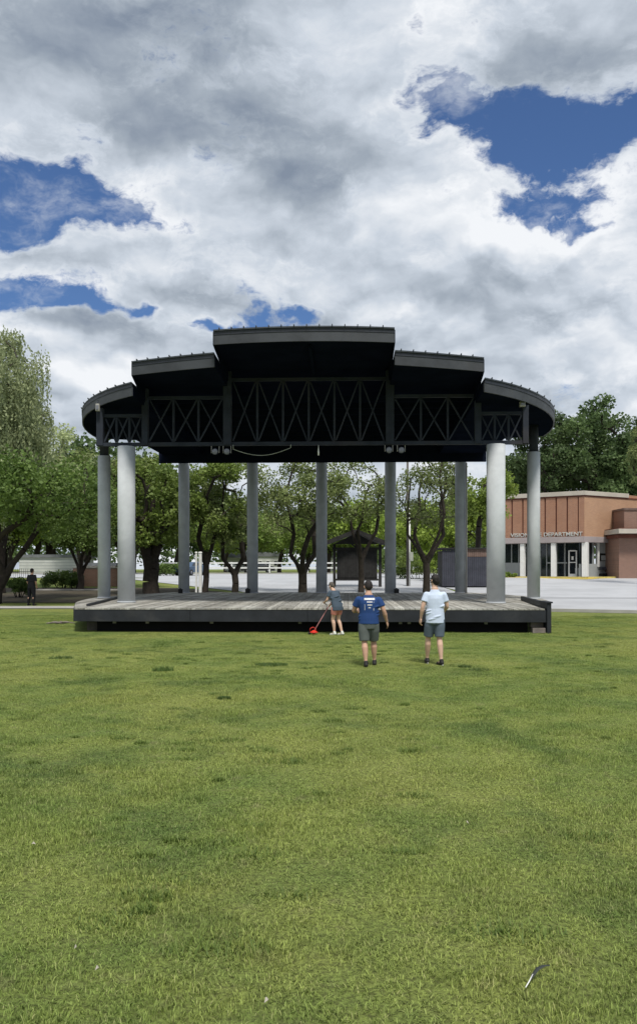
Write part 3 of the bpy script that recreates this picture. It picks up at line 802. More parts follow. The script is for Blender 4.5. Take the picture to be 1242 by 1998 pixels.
# steps at the front right corner and the low side rail
for k, (yy, zz) in enumerate([(y_front + .15, .085), (y_front + .42, .255)]):
    mb = MB(); mb.box(((brx + FR.x) / 2 + .02, yy, zz), (FR.x - brx - .04, .28, .17 - .01)); mb.build('step', M['step'], stage, bevel=.008)
mb = MB(); mb.box((FR.x + .09, y_front + .35, .44), (.13, .85, .98)); mb.build('end_wall', M['edge'], stage, bevel=.01)
mb = MB(); mb.box((FR.x + .09, y_front + .35, .955), (.20, .93, .05)); mb.build('end_cap', M['edge'], stage, bevel=.008)
rl = loc((gx(1018, 32.2), 32.2, 0)); mb = MB(); mb.bar((FR.x + .09, y_front + .8, .87), (rl.x, rl.y, .83), .12, .17); mb.build('side_kerb', M['edge'], stage)
rl = loc((gx(232, 34), 34, 0)); mb = MB(); mb.bar((FL.x + .05, y_front + 1.2, .80), (rl.x, rl.y, .815), .1, .08); mb.build('side_kerb', M['edge'], stage)

# columns
CB = 6.45
def column(px, Y, r, ztop, mat, base=DZ, pipe=False):
    q = loc((gx(px, Y), Y, 0))
    mb = MB(); mb.tube([(q.x, q.y, base), (q.x, q.y, (base + ztop) / 2), (q.x, q.y, ztop)], r, 40)
    o = mb.build('column', mat, stage)
    mb = MB(); mb.tube([(q.x, q.y, base + .002), (q.x, q.y, base + .05)], r + .02, 40); m2 = mb.build('base_ring', mat, o)
    return q
column(247, 29.95, .315, CB, M['column']); column(966.5, 29.45, .33, CB, M['column'])
ql = column(203.5, 34.6, .26, 6.75, M['column']); qr = column(1040, 33.8, .26, 6.8, M['column'])
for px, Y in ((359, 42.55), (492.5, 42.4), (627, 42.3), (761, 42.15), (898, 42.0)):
    column(px, Y, .285, 7.5, M['column_shaded'])
for q, z0 in ((ql, 6.75), (qr, 6.8)):
    mb = MB(); mb.tube([(q.x, q.y, z0), (q.x, q.y, 7.92)], .19, 16); mb.build('column_stub', M['truss'], stage)
q = loc((gx(909, 41.7), 41.7, 0)); mb = MB(); mb.tube([(q.x, q.y, DZ), (q.x, q.y, 7.4)], .045, 8); mb.build('downpipe', M['concrete'], stage)

# truss
def tp(px, z):
    Y = 29.7
    for _ in range(5): Y = 29.72 - .035 * gx(px, Y)
    p = loc((gx(px, Y), Y, z)); return Vector((p.x, p.y - .0, p.z))
def tbar(a, b_, wd, ht, name='truss_member', mat=None):
    mb = MB(); mb.bar(a, b_, wd, ht, up=(0, 1, 0)); return mb.build(name, mat or M['truss'], stage)
zb = 6.53; ZC, ZS, ZO = 8.86, 8.22, 7.58
off = Vector((0, -.02, 0))
tbar(tp(190, zb), tp(1030, zb), .13, .15, 'bottom_chord')
def bay(px_a, px_b, n, ztop, post_a=None):
    tbar(tp(px_a, ztop), tp(px_b, ztop), .11, .11, 'top_chord')
    for k in range(n):
        a = px_a + (px_b - px_a) * k / n; b_ = px_a + (px_b - px_a) * (k + 1) / n
        e = 3.0 * (1 if n > 3 else .8)
        p1, p2, p3, p4 = tp(a + e, zb + .1), tp(b_ - e, ztop - .08), tp(a + e, ztop - .08), tp(b_ - e, zb + .1)
        tbar(p1 + off * 3, p2 + off * 3, .05, .055, 'truss_diagonal'); tbar(p3 - off * 3, p4 - off * 3, .05, .055, 'truss_diagonal')
        if k: tbar(tp(a, zb + .085), tp(a, ztop - .06), .075, .085, 'truss_vertical')
bay(452, 752, 6, ZC); bay(290, 436, 3, ZS); bay(768, 925, 3, ZS); bay(203, 278, 3, ZO); bay(937, 1018, 3, ZO)
for a, b_, zt in ((436, 452, 9.1), (752, 768, 9.1), (278, 290, 8.5), (925, 937, 8.5), (190, 203, 7.8), (1018, 1029, 7.8)):
    m_ = (a + b_) / 2; wd = (b_ - a) / F * 29.7
    mb = MB(); p = tp(m_, zb); mb.box((p.x, p.y - .02, (zb + zt) / 2), (wd, .22, zt - zb + .1)); mb.build('truss_post', M['truss'], stage, bevel=.01)

# roof
RR = 9.75
RX, RY = 9.93, 10.25
def ay(x):
    a = abs(x)
    if XC0 - .01 <= x <= XC1 + .01: return -9.86 + .034 * a * a
    if XS0 - .01 <= x <= XS1 + .01: return -9.06 + .30 * (a - 3.6) + .024 * (a - 3.6) ** 2
    return -RY * math.sqrt(max(0, 1 - (x / RX) ** 2))
XC0, XC1 = loc((gx(418.5, 26.8), 26.8, 0)).x, loc((gx(768.5, 26.5), 26.5, 0)).x
XS0, XS1 = loc((gx(261, 28.3), 28.3, 0)).x, loc((gx(939.5, 27.9), 27.9, 0)).x
REAR = 5.7
TH = 0.47
def arc_pts(xa, xb, n=14): return [(xa + (xb - xa) * i / n, ay(xa + (xb - xa) * i / n)) for i in range(n + 1)]
def section(front, back, z1, sl=0.012):
    """roof slab: soffit, roof sheet, fascia along the front arc"""
    top = lambda x, y: z1 - (y + 7) * sl if y > -7 else z1
    poly = [(x * .997, y + .03) for x, y in front] + back
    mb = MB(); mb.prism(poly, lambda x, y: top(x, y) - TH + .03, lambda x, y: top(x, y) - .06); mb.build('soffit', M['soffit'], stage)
    mb = MB(); fr = [(x, y - .06) for x, y in front]
    mb.prism(fr + back, lambda x, y: top(x, y) - .045, lambda x, y: top(x, y)); mb.build('roof_sheet', M['roof'], stage)
    for (xa, ya), (xb, yb) in zip(front[:-1], front[1:]):
        pass
    n = len(front) - 1; grp = 2
    for g in range(0, n, grp):
        seg = front[g:min(g + grp, n) + 1]
        vs = []; fs = []
        for (x, y) in seg:
            d = Vector((x, y, 0)).normalized() * .05 if abs(x) < 50 else Vector()
            t1, t0 = top(x, y) - .17, top(x, y) - TH
            vs += [(x, y, t0), (x - d.x, y - d.y, t0), (x - d.x, y - d.y, t1), (x, y, t1)]
        for i in range(len(seg) - 1):
            a = i * 4; b_ = a + 4
            for k in range(4): fs.append((a + k, b_ + k, b_ + (k + 1) % 4, a + (k + 1) % 4))
        fs.append((0, 1, 2, 3)); e = (len(seg) - 1) * 4; fs.append((e + 3, e + 2, e + 1, e))
        mb = MB(); mb.add(vs, fs); mb.build('fascia_panel', M['fascia'], stage)
        m_ = len(seg); v2 = []
        for i in range(m_):
            x, y = seg[i]; d = Vector((x, y, 0)).normalized(); z_ = top(x, y)
            v2 += [(x + d.x * .015, y + d.y * .015, z_ - .167), (x - d.x * .03, y - d.y * .03, z_ - .167), (x - d.x * .03, y - d.y * .03, z_ - .047), (x + d.x * .015, y + d.y * .015, z_ - .047)]
        mb = MB(); mb.add(v2, fs); mb.build('drip_edge', M['drip'], stage)
def seams(xa, xb, z1, ybk, step=0.405, sl=0.012):
    x = xa + step * .5
    while x < xb:
        y0 = ay(x) - .10
        top = lambda y: z1 - (max(y, -7) + 7) * sl
        mb = MB(); mb.bar((x, y0, top(y0) + .025), (x, -7 if y0 < -7 else y0 + .01, top(-7) + .025), .032, .04)
        if y0 < -7: mb.bar((x, -6.99, top(-7) + .025), (x, ybk, top(ybk) + .025), .032, .04)
        else: mb.bar((x, y0 + .02, top(y0) + .025), (x, ybk, top(ybk) + .025), .032, .04)
        mb.build('roof_seam', M['roof'], stage); x += step
Z1, Z2, Z3 = 9.72, 9.08, 8.40
section(arc_pts(XC0, XC1, 12), [(XC1, REAR), (XC0, REAR)], Z1); seams(XC0, XC1, Z1, REAR)
section(arc_pts(XS0, XC0 - .03, 6), [(XC0 - .03, REAR), (XS0, REAR)], Z2); seams(XS0, XC0 - .03, Z2, REAR)
section(arc_pts(XC1 + .03, XS1, 6), [(XS1, REAR), (XC1 + .03, REAR)], Z2); seams(XC1 + .03, XS1, Z2, REAR)
def outer(sgn, xs):
    a0 = math.acos(abs(xs) / RX); a1 = -0.06
    fr = []
    for i in range(13):
        a = a0 + (a1 - a0) * i / 12
        fr.append((sgn * RX * math.cos(a), -RY * math.sin(a)))
    back = [(sgn * 8.35, 1.1), (sgn * 8.1, REAR), (xs, REAR)]
    if sgn < 0: fr = fr[::-1]; section(fr, [(xs, REAR), (sgn * 8.1, REAR), (sgn * 8.35, 1.1)], Z3)
    else: section(fr, back, Z3)
outer(-1, XS0 - .03); outer(1, XS1 + .03)
seams(-9.5, XS0 - .1, Z3, .3); seams(XS1 + .1, 9.5, Z3, .3)
# step walls between roof levels
def step_wall(x, y0, zt, zf, zl):
    mb = MB(); t = .05
    prof = [(y0 + .0, zf), (-6.35, zl), (REAR, zl - .15), (REAR, zt - .2), (-7, zt - .05), (y0, zt - .05)]
    vs = [(x - t / 2, y, z) for y, z in prof] + [(x + t / 2, y, z) for y, z in prof]; n = len(prof)
    fs = [tuple(range(n)), tuple(range(n, 2 * n))[::-1]] + [(i, n + i, n + (i + 1) % n, (i + 1) % n) for i in range(n)]
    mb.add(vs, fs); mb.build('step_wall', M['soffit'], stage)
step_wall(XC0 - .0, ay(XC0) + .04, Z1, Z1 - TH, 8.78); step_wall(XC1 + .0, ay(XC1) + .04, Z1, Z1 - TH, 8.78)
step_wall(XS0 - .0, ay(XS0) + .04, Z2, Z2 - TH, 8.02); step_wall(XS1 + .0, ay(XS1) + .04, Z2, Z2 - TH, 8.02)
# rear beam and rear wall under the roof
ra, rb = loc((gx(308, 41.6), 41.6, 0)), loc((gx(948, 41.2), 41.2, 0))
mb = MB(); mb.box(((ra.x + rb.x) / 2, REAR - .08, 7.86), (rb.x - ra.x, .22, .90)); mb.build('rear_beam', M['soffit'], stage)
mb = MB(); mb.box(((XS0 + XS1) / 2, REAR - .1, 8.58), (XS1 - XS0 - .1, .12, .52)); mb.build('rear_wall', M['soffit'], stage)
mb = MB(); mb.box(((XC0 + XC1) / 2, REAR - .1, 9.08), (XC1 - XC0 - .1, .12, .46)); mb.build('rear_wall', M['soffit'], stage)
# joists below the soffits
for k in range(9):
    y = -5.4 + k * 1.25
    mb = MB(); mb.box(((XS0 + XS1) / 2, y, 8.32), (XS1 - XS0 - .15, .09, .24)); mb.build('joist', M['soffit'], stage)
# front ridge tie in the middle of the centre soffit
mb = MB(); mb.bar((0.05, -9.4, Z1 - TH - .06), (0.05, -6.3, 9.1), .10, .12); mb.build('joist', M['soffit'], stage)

# lamps hanging under the truss
def spot(px, py, lab):
    Y = 29.6 - .035 * gx(px, 29.7); q = at(px, py, Y)
    root = empty('spotlight', (q.x, q.y, q.z - .14), 0, lab, 'spotlight', 'spotlights under the truss')
    mb = MB(); mb.tube([(0, .16, .14), (0, .02, .14), (0, -.10, .14), (0, -.13, .14)], [.06, .105, .12, .125], 16); mb.build('housing', M['truss'], root)
    mb = MB(); mb.tube([(0, -.131, .14), (0, -.14, .14)], [.11, .09], 16); mb.build('lens', M['lens'], root)
    mb = MB()
    for s_ in (-1, 1): mb.bar((s_ * .14, 0, .10), (s_ * .14, 0, 6.44 - (q.z - .14)), .022, .012)
    mb.bar((-.15, 0, .14), (-.1, 0, .14), .02, .02); mb.bar((.1, 0, .14), (.15, 0, .14), .02, .02)
    mb.build('bracket', M['concrete'], root)
spot(420, 882, 'round spotlight under the truss, outer one of the left pair')
spot(443, 882, 'round spotlight under the truss, inner one of the left pair')
spot(758, 879, 'round spotlight under the truss, inner one of the right pair')
spot(782, 879, 'round spotlight under the truss, outer one of the right pair')
mb = MB(); pts = []
for i in range(13):
    t_ = i / 12; px = 455 + t_ * 112; py = 874 + 16 * math.sin(math.pi * (t_ * .9 + .05)) - 3 * t_
    pts.append(at(px, py, 29.55))
mb.tube(pts, .011, 6); mb.tube([pts[0], (pts[0].x, pts[0].y, 6.47)], .012, 6); mb.tube([pts[-1], (pts[-1].x, pts[-1].y, 6.47)], .012, 6)
tag(mb.build('hanging_cable', M['pole']), 'pale cable sagging below the truss beside the left pair of spotlights', 'cable')
def small_box(px, py, Y, d, mat, lab, nm='floodlight'):
    q = at(px, py, Y); root = empty(nm, (q.x, q.y, q.z - d[2] / 2), 0, lab, nm)
    mb = MB(); mb.box((0, 0, d[2] / 2), d, taper=.92); mb.build('housing', mat, root, bevel=.01)
    mb = MB(); mb.box((0, -d[1] / 2 - .01, d[2] / 2 - .01), (d[0] * .7, .02, d[2] * .6)); mb.build('lens', M['lens'], root)
    mb = MB(); mb.bar((0, 0, d[2] - .01), (0, .05, d[2] + .14), .03, .03); mb.build('bracket', M['truss'], root)
small_box(409, 709, 27.25, (.22, .16, .30), M['white'], 'white box floodlight tucked where the left roof step meets the centre roof')
small_box(191, 795, 29.7, (.14, .12, .26), M['concrete'], 'small grey floodlight on the left end post of the truss')
small_box(1018, 786, 29.3, (.20, .14, .28), M['concrete'], 'small grey floodlight on the right end post of the truss')
mb = MB(); q = at(621, 884, 29.6); mb.tube([(q.x, q.y, q.z - .08), (q.x, q.y, q.z + .05), (q.x, q.y, 6.46)], [.03, .03, .008], 8)
tag(mb.build('pendant_socket', M['white']), 'tiny white lamp socket hanging mid-truss', 'lamp')

# small feet / power boxes by rear columns
for px, py, Y, lab in ((483, 1150, 41.9, 'black box against the left side of the second rear column'), (773, 1153, 41.6, 'black lamp at the foot of the fourth rear column'), (352, 1160, 41.3, 'small dark object on the deck by the first rear column')):
    root = empty('stage_box', (gx(px, Y), Y, DZ), .3, lab, 'stage box')
    mb = MB(); mb.box((0, 0, .12), (.22, .18, .22)); mb.build('housing', M['rubber'], root, bevel=.015)
    mb = MB(); mb.tube([(0, 0, .23), (0, 0, .27)], .05, 10); mb.build('knob', M['iron'], root)

# ------------------------------------------------------------------ BRICK BUILDING
def uvbox(mb_me, ax):
    uv = mb_me.uv_layers.new(name='UVMap')
    for p in mb_me.polygons:
        for li in p.loop_indices:
            v_ = mb_me.vertices[mb_me.loops[li].vertex_index].co
            uv.data[li].uv = ((v_.x * ax[0] + v_.y * ax[1]), v_.z)
    return mb_me
BC = Vector((gx(1138, 72), 72)); gB = 1.23
bd = Vector((-6.0, 4.1)).normalized(); bn_ = Vector((-bd.y, bd.x)) # outward normal candidates
bn_ = Vector((bd.y, -bd.x)) * -1 if False else Vector((-bd.y, bd.x))
if bn_.y > 0: bn_ = -bn_
rd = Vector((4.4, 2.6)).normalized(); rn = Vector((rd.y, -rd.x))
if rn.y > 0: rn = -rn
bld = empty('brick_building', (BC.x, BC.y, gB), 0, 'red brick building with white lettering and glazed ground floor, right of the stage', 'building')
def on(dirv, px):
    """distance along a face line through the corner where photo column px falls"""
    k = (px - 621) / F
    return (k * BC.y - BC.x) / (dirv.x - k * dirv.y)
def zy(py, Y=72): return CH + (HOR - py) / F * Y - gB
def wallbox(name, dirv, nrm, s0, s1, z0, z1, depth, outset, mat, bevel=0, uvd=None):
    """box on a face: s along, z up, from outset outward back by depth"""
    a = dirv * s0 + nrm * outset; b_ = dirv * s1 + nrm * outset; c = b_ - nrm * depth; d = a - nrm * depth
    mb = MB(); mb.prism([(a.x, a.y), (b_.x, b_.y), (c.x, c.y), (d.x, d.y)], z0, z1)
    o = mb.build(name, mat, bld, bevel=bevel); uvbox(o.data, dirv); return o
LEN = on(bd, 952); RL = on(rd, 1215)
z_cap1, z_cap0 = zy(957.5), zy(966); z_band1, z_band0 = zy(1046.5), zy(1058)
# upper storey volume
core = [(0, 0), tuple(rd * (RL + 6)), tuple(rd * (RL + 6) + bd * LEN), tuple(bd * LEN)]
mb = MB(); c_in = [((x) * .97 + .25 * (bd.x + rd.x) * .5, y * .97 + .25) for x, y in core]
mb.prism(c_in, z_band0 + .02, z_cap1 - .1); o = mb.build('upper_wall', M['brick'], bld); uvbox(o.data, bd)
# front brick panels between dark joints
edges_px = [952, 976, 998, 1019, 1041, 1062.5, 1084, 1105.5, 1127.5]
for i in range(len(edges_px) - 1):
    s1_, s0_ = on(bd, edges_px[i]), on(bd, edges_px[i + 1])
    wallbox('brick_panel', bd, bn_, s0_ + .07, s1_ - .07, z_band1, z_cap0, .3, .02, M['brick'])
wallbox('brick_panel', bd, bn_, 0.0, on(bd, 1128.2), z_band1, z_cap0, .3, .03, M['brick'])
wallbox('joint_backing', bd, bn_, .02, LEN, z_band1 + .01, z_cap0, .1, -.06, M['rust'])
wallbox('brick_panel', rd, rn, .02, RL + 6, z_band1, z_cap0, .3, .02, M['brick_lit'])
wallbox('roof_cap', bd, bn_, -.12, LEN, z_cap0, z_cap1, .6, .14, M['cap'], .02)
wallbox('roof_cap', rd, rn, -.10, RL + .6, z_cap0, z_cap1 - .003, .6, .14, M['cap'], .02)
wallbox('cap_trim', bd, bn_, -.05, LEN, z_cap0 - .12, z_cap0 - .003, .2, .07, M['rust'])
wallbox('cap_trim', rd, rn, -.05, RL + 6, z_cap0 - .12, z_cap0 - .004, .2, .07, M['rust'])
wallbox('concrete_band', bd, bn_, -.1, LEN, z_band0, z_band1, 1.6, .12, M['band'], .02)
wallbox('concrete_band', rd, rn, -.1, on(rd, 1196), z_band0 - .003, z_band1 - .003, 1.6, .12, M['band'], .02)
# lower floor, recessed
REC = -1.3
zf = .12
def lower(name, dirv, nrm, pa, pb, z0, z1, depth, outset, mat, bevel=0):
    sa, sb = sorted((on(dirv, pa), on(dirv, pb))); return wallbox(name, dirv, nrm, sa, sb, z0, z1, depth, outset, mat, bevel)
lower('lower_wall', bd, bn_, 950, 1014, zf, zy(1097), .2, REC, M['wallgrey'])
lower('window', bd, bn_, 950, 1014, zy(1097), z_band0, .1, REC - .05, M['glass'])
for px in (958, 972, 987, 1001, 1013): lower('mullion', bd, bn_, px - .9, px + .9, zy(1097), z_band0, .12, REC + .03, M['wallgrey'])
lower('window', bd, bn_, 1015, 1137, zf, z_band0, .1, REC - .05, M['glass'])
for px in (1030, 1044, 1056, 1072, 1092, 1128): lower('mullion', bd, bn_, px - .8, px + .8, zf, z_band0, .12, REC + .03, M['wallgrey'])
lower('transom', bd, bn_, 1056, 1096, zy(1099), zy(1096.5), .12, REC + .05, M['wallgrey'])
lower('lower_wall', bd, bn_, 1112, 1137, zf, zy(1108), .2, REC + .02, M['wallgrey'])
# door
for a, b_, z0, z1 in ((1099.5, 1102, zf, zy(1073)), (1114, 1116.5, zf, zy(1073)), (1102, 1114, zy(1075), zy(1072.5)), (1102, 1114, zf, zf + .25), (1102, 1114, zy(1098), zy(1096))):
    lower('door_frame', bd, bn_, a, b_, z0, z1, .1, REC + .12, M['white'])
lower('door_notice', bd, bn_, 1106, 1110, zy(1092), zy(1085), .02, REC + .14, M['white'])
# right part of the lower floor
def lowr(name, pa, pb, z0, z1, depth, outset, mat, bevel=0): return lower(name, rd, rn, pa, pb, z0, z1, depth, outset, mat, bevel)
lowr('window', 1139, 1164, zy(1100), z_band0, .1, -.5, M['glass'])
for px in (1147, 1154.5, 1163.5): lowr('mullion', px - .9, px + .9, zy(1100), z_band0, .1, -.42, M['wallgrey'])
lowr('lower_wall', 1139, 1172, zf, zy(1100), .2, -.42, M['wallgrey'])
lowr('lower_wall', 1173, 1212, zf, z_band0 + .02, .2, -.5, M['wallgrey'])
lowr('corner_post', 1171.5, 1174.5, zy(1106), z_band0, .15, -.34, M['white'])
lowr('notice_frame', 1177, 1191, zy(1094), zy(1079), .06, -.44, M['rubber'])
lowr('notice', 1179.5, 1188, zy(1093), zy(1083), .02, -.425, M['wallgrey'])
lowr('wall_slot', 1196, 1210, zy(1086.5), zy(1083.5), .03, -.47, M['rubber'])
lowr('ledge', 1176, 1212, zy(1112), zy(1106), .5, -.2, M['slate'])
lowr('ledge', 1176, 1214, zy(1124), zy(1119), .6, -.1, M['darkwood'])
# columns in front
def post(dirv, nrm, px, wpx, out=0.0):
    s_ = on(dirv, px); wd = wpx / F * 72; wallbox('entrance_column', dirv, nrm, s_ - wd / 2, s_ + wd / 2, 0.12, z_band0, wd, out, M['white'], .02)
post(bd, bn_, 1017.5, 9); post(bd, bn_, 1078, 9.5); post(bd, bn_, 960, 9)
post(bd, bn_, 1139, 11, -.02)
# lettering
def lettering(text, s_start, s_end, z0, h):
    cu = bpy.data.curves.new('lettering', 'FONT'); cu.body = text; cu.size = h * 1.38; cu.extrude = .03; cu.offset = .004; cu.space_character = 1.0; cu.resolution_u = 3
    o = bpy.data.objects.new('lettering_tmp', cu); COL.objects.link(o)
    bpy.context.view_layer.update()
    me = bpy.data.meshes.new_from_object(o.evaluated_get(bpy.context.evaluated_depsgraph_get()))
    COL.objects.unlink(o); bpy.data.objects.remove(o)
    xs = [v_.co.x for v_ in me.vertices]; x0, x1 = min(xs), max(xs)
    u = -bd; st = bd * s_start + bn_ * .10
    Lw = s_start - s_end
    for v_ in me.vertices:
        t_ = (v_.co.x - x0) / (x1 - x0) * Lw; p = st + u * t_ + bn_ * v_.co.z
        v_.co = (p.x, p.y, z0 + v_.co.y)
    me.materials.clear(); me.materials.append(M['offwhite']); me.name = 'lettering'
    ob = bpy.data.objects.new('lettering', me); COL.objects.link(ob); ob.parent = bld; ob['kind'] = 'stuff'
lettering('VISION FIRE DEPARTMENT', on(bd, 996), on(bd, 1136), zy(1045), .36)
# wing at the right edge
wing = empty('brick_wing', (gx(1213, 70.5), 70.5, G(70.5)), 0, 'lower brown brick wing with a flat pale canopy at the right edge of the photo', 'building')
def wz(py): return CH + (HOR - py) / F * 70.5 - G(70.5)
mb = MB(); mb.box((4.0, 3.0, wz(1040) / 2), (8.4, 5.5, wz(1040))); o = mb.build('lower_wall', M['brick_brown'], wing); uvbox(o.data, Vector((1, 0)))
mb = MB(); mb.box((4.6, 3.4, (wz(1040) + wz(993)) / 2), (8.4, 5.5, wz(993) - wz(1040))); o = mb.build('upper_wall', M['brick_brown'], wing); uvbox(o.data, Vector((1, 0)))
mb = MB(); mb.box((4.6, 3.4, wz(992)), (8.6, 5.7, .16)); mb.build('roof_cap', M['brownboard'], wing)
mb = MB(); mb.box((4.0, 1.2, wz(1037)), (9.2, 4.0, wz(1033) - wz(1042))); mb.build('canopy', M['cap'], wing, bevel=.02)
mb = MB(); mb.box((4.0, 1.3, wz(1032)), (9.1, 3.9, .12)); mb.build('canopy_trim', M['rust'], wing)
mb = MB(); mb.box((4.0, 1.5, wz(1046)), (8.8, 3.2, .30)); mb.build('canopy_soffit', M['rust'], wing)
# sidewalk with yellow kerb
wpts = []
a_ = BC + bd * LEN + bn_ * 1.6; b2 = BC + bn_ * 1.9 + rn * 1.0; c2 = BC + rd * (RL + 1) + rn * 1.6
poly = [(a_.x, a_.y), (b2.x, b2.y), (c2.x, c2.y), tuple(BC + rd * (RL + 1) - rn * 3), tuple(BC + bd * LEN - bn_ * 3)]
mb = MB(); mb.prism(poly, gB - .3, gB + .12); tag(mb.build('pavement', M['concrete']), kind='structure')
mb = MB()
for p0, p1 in ((a_, b2), (b2, c2 - (c2 - b2) * .35)):
    mb.bar((p0.x, p0.y, gB + .0), (p1.x, p1.y, gB + .0), .36, .27)
tag(mb.build('yellow_kerb', M['yellow']), kind='structure')
mb = MB(); mb.add([(a_.x, a_.y - .9, G(a_.y - .9) + .06), (b2.x - .5, b2.y - 1.3, G(b2.y - 1.3) + .06), (c2.x - 3, c2.y - 1.0, G(c2.y - 1) + .06), (c2.x - 3, c2.y - .4, G(c2.y - .4) + .07), (b2.x - .3, b2.y - .35, G(b2.y - .35) + .07), (a_.x, a_.y - .35, G(a_.y - .35) + .07)], [(0, 1, 4, 5), (1, 2, 3, 4)])
tag(mb.build('yellow_line', M['yellow']), kind='structure')

# ------------------------------------------------------------------ board enclosure, kiosk, pole
encY = 56.0; gE = G(encY)
enc = empty('board_enclosure', (gx(905, encY), encY, gE), 0, 'flat-topped enclosure of dark vertical boards behind the rear right column', 'shed')
ex0, ex1 = gx(862, encY) - gx(905, encY), gx(960, encY) - gx(905, encY)
eh = CH + (HOR - 1070) / F * encY - gE; xm = gx(905, encY) - gx(905, encY)
mb = MB(); mb.box(((ex0 + ex1) / 2, 1.3, eh / 2 - .1), (ex1 - ex0 - .1, 2.3, eh - .12)); mb.build('inner_wall', M['darkwood'], enc)
def boards(x0, x1, z0, z1, mat, step=.14):
    x = x0
    while x < x1 - .03:
        wd = min(step - .014, x1 - x); mb = MB(); mb.box((x + wd / 2, rnd.uniform(-.012, .0), (z0 + z1) / 2), (wd, .03, z1 - z0)); mb.build('board', mat, enc); x += step
boards(ex0, xm + .1, .12, eh - .05, M['slate']); boards(xm + .12, ex1, .12, eh * .78, M['slate']); boards(xm + .12, ex1, eh * .79, eh - .05, M['brownboard'])
mb = MB(); mb.box(((ex0 + ex1) / 2, 1.2, eh), (ex1 - ex0 + .25, 2.7, .10)); mb.build('roof', M['darkwood'], enc)

kY = 57.0; gK = G(kY)
kio = empty('wooden_kiosk', (gx(693, kY), kY, gK), 0, 'dark wooden notice kiosk with a gabled shingle roof behind the stage', 'kiosk')
def kx(px): return gx(px, kY) - gx(693, kY)
def kz(py): return CH + (HOR - py) / F * kY - gK
for px in (652, 741):
    mb = MB(); mb.box((kx(px), 0, kz(1062) / 2 - .1), (.2, .2, kz(1062) + .2)); mb.build('post', M['darkwood'], kio, bevel=.01)
mb = MB(); mb.box((kx(696), .02, (kz(1070) + kz(1130)) / 2), (kx(736) - kx(657), .10, kz(1070) - kz(1130))); mb.build('backing_panel', M['darkwood'], kio)
x = kx(657) + .02
while x < kx(736) - .05:
    mb = MB(); mb.box((x + .09, -.055, (kz(1076) + kz(1127)) / 2), (.165, .03, kz(1076) - kz(1127))); mb.build('board', material('kiosk_board', (.022, .023, .024), .8, .3, 3, .3) if 'kb' not in M else M['kb'], kio)
    if 'kb' not in M: M['kb'] = kio.children[-1].data.materials[0] if kio.children[-1].data.materials else M['darkwood']
    x += .185
mb = MB(); mb.box((kx(696), -.06, kz(1131)), (kx(738) - kx(655), .16, .14)); mb.build('rail', M['darkwood'], kio)
mb = MB(); mb.box((kx(696), -.06, kz(1070)), (kx(744) - kx(648), .22, .14)); mb.build('rail', M['darkwood'], kio)
for s_, pxe in ((-1, 635), (1, 750)):
    mb = MB(); mb.bar((kx(693), 0, kz(1037)), (kx(pxe), 0, kz(1060)), 1.9, .26, up=(0, 0, 1)); mb.build('roof', M['darkwood'], kio)
    mb = MB(); mb.bar((kx(693), -.90, kz(1038)), (kx(pxe), -.90, kz(1061)), .05, .20); mb.build('roof_trim', M['darkwood'], kio)
mb = MB(); mb.add([(kx(650), -.35, kz(1062)), (kx(738), -.35, kz(1062)), (kx(693), -.35, kz(1041)), (kx(650), -.29, kz(1062)), (kx(738), -.29, kz(1062)), (kx(693), -.29, kz(1041))], [(0, 1, 2), (5, 4, 3), (0, 3, 4, 1), (1, 4, 5, 2), (2, 5, 3, 0)]); mb.build('gable_panel', M['darkwood'], kio)
for s_ in (-1, 0, 1):
    mb = MB(); mb.bar((kx(693), -.3, kz(1068)), (kx(693) + s_ * .75, -.3, kz(1046 + 6 * abs(s_))), .09, .09); mb.build('brace', M['darkwood'], kio)
mb = MB(); mb.box((kx(731), .3, kz(1052)), (.35, .08, .3)); mb.build('gable_light', M['offwhite'], kio)
mb = MB(); mb.box((kx(728), -.2, kz(1060)), (.5, .08, .12)); mb.build('gable_trim', M['brownboard'], kio)

pY = 58.0
pl = empty('light_pole', gp(794.5, pY), 0, 'slim tall pole with a pale lower pipe and a meter box, right of the kiosk', 'pole')
mb = MB(); mb.tube([(0, 0, -.2), (0, 0, 11)], [.10, .07], 10); mb.build('pole_shaft', M['pole_dark'], pl)
mb = MB(); mb.tube([(.14, -.05, 0), (.14, -.05, 5.6)], .06, 8); mb.build('conduit', M['white'], pl)
mb = MB(); mb.box((.26, -.08, CH + (HOR - 1086) / F * pY - G(pY)), (.24, .16, .62)); mb.build('meter_box', M['pole'], pl, bevel=.01)
mb = MB(); mb.bar((-.9, 0, 10.4), (.9, 0, 10.4), .1, .1); mb.build('crossarm', M['pole_dark'], pl)

# white two-rail fence across the road
wf = empty('white_rail_fence', gp(610, 99.5), 0, 'white two-rail fence along the far side of the road, seen between the rear columns', 'fence')
fz = lambda py: CH + (HOR - py) / F * 99.5 - G(99.5)
for px in range(526 - 74 * 3, 900, 74):
    mb = MB(); mb.box((gx(px, 99.5) - gx(610, 99.5), 0, fz(1097) / 2), (.16, .14, fz(1097) + .04)); mb.build('post', M['white'], wf)
for z_ in (fz(1098.5), fz(1108)):
    for k in range(8):
        a = gx(304 + k * 74, 99.5) - gx(610, 99.5); b_ = gx(378 + k * 74, 99.5) - gx(610, 99.5)
        mb = MB(); mb.box(((a + b_) / 2, -.1, z_), (b_ - a - .02, .05, .16)); mb.build('rail', M['white'], wf)

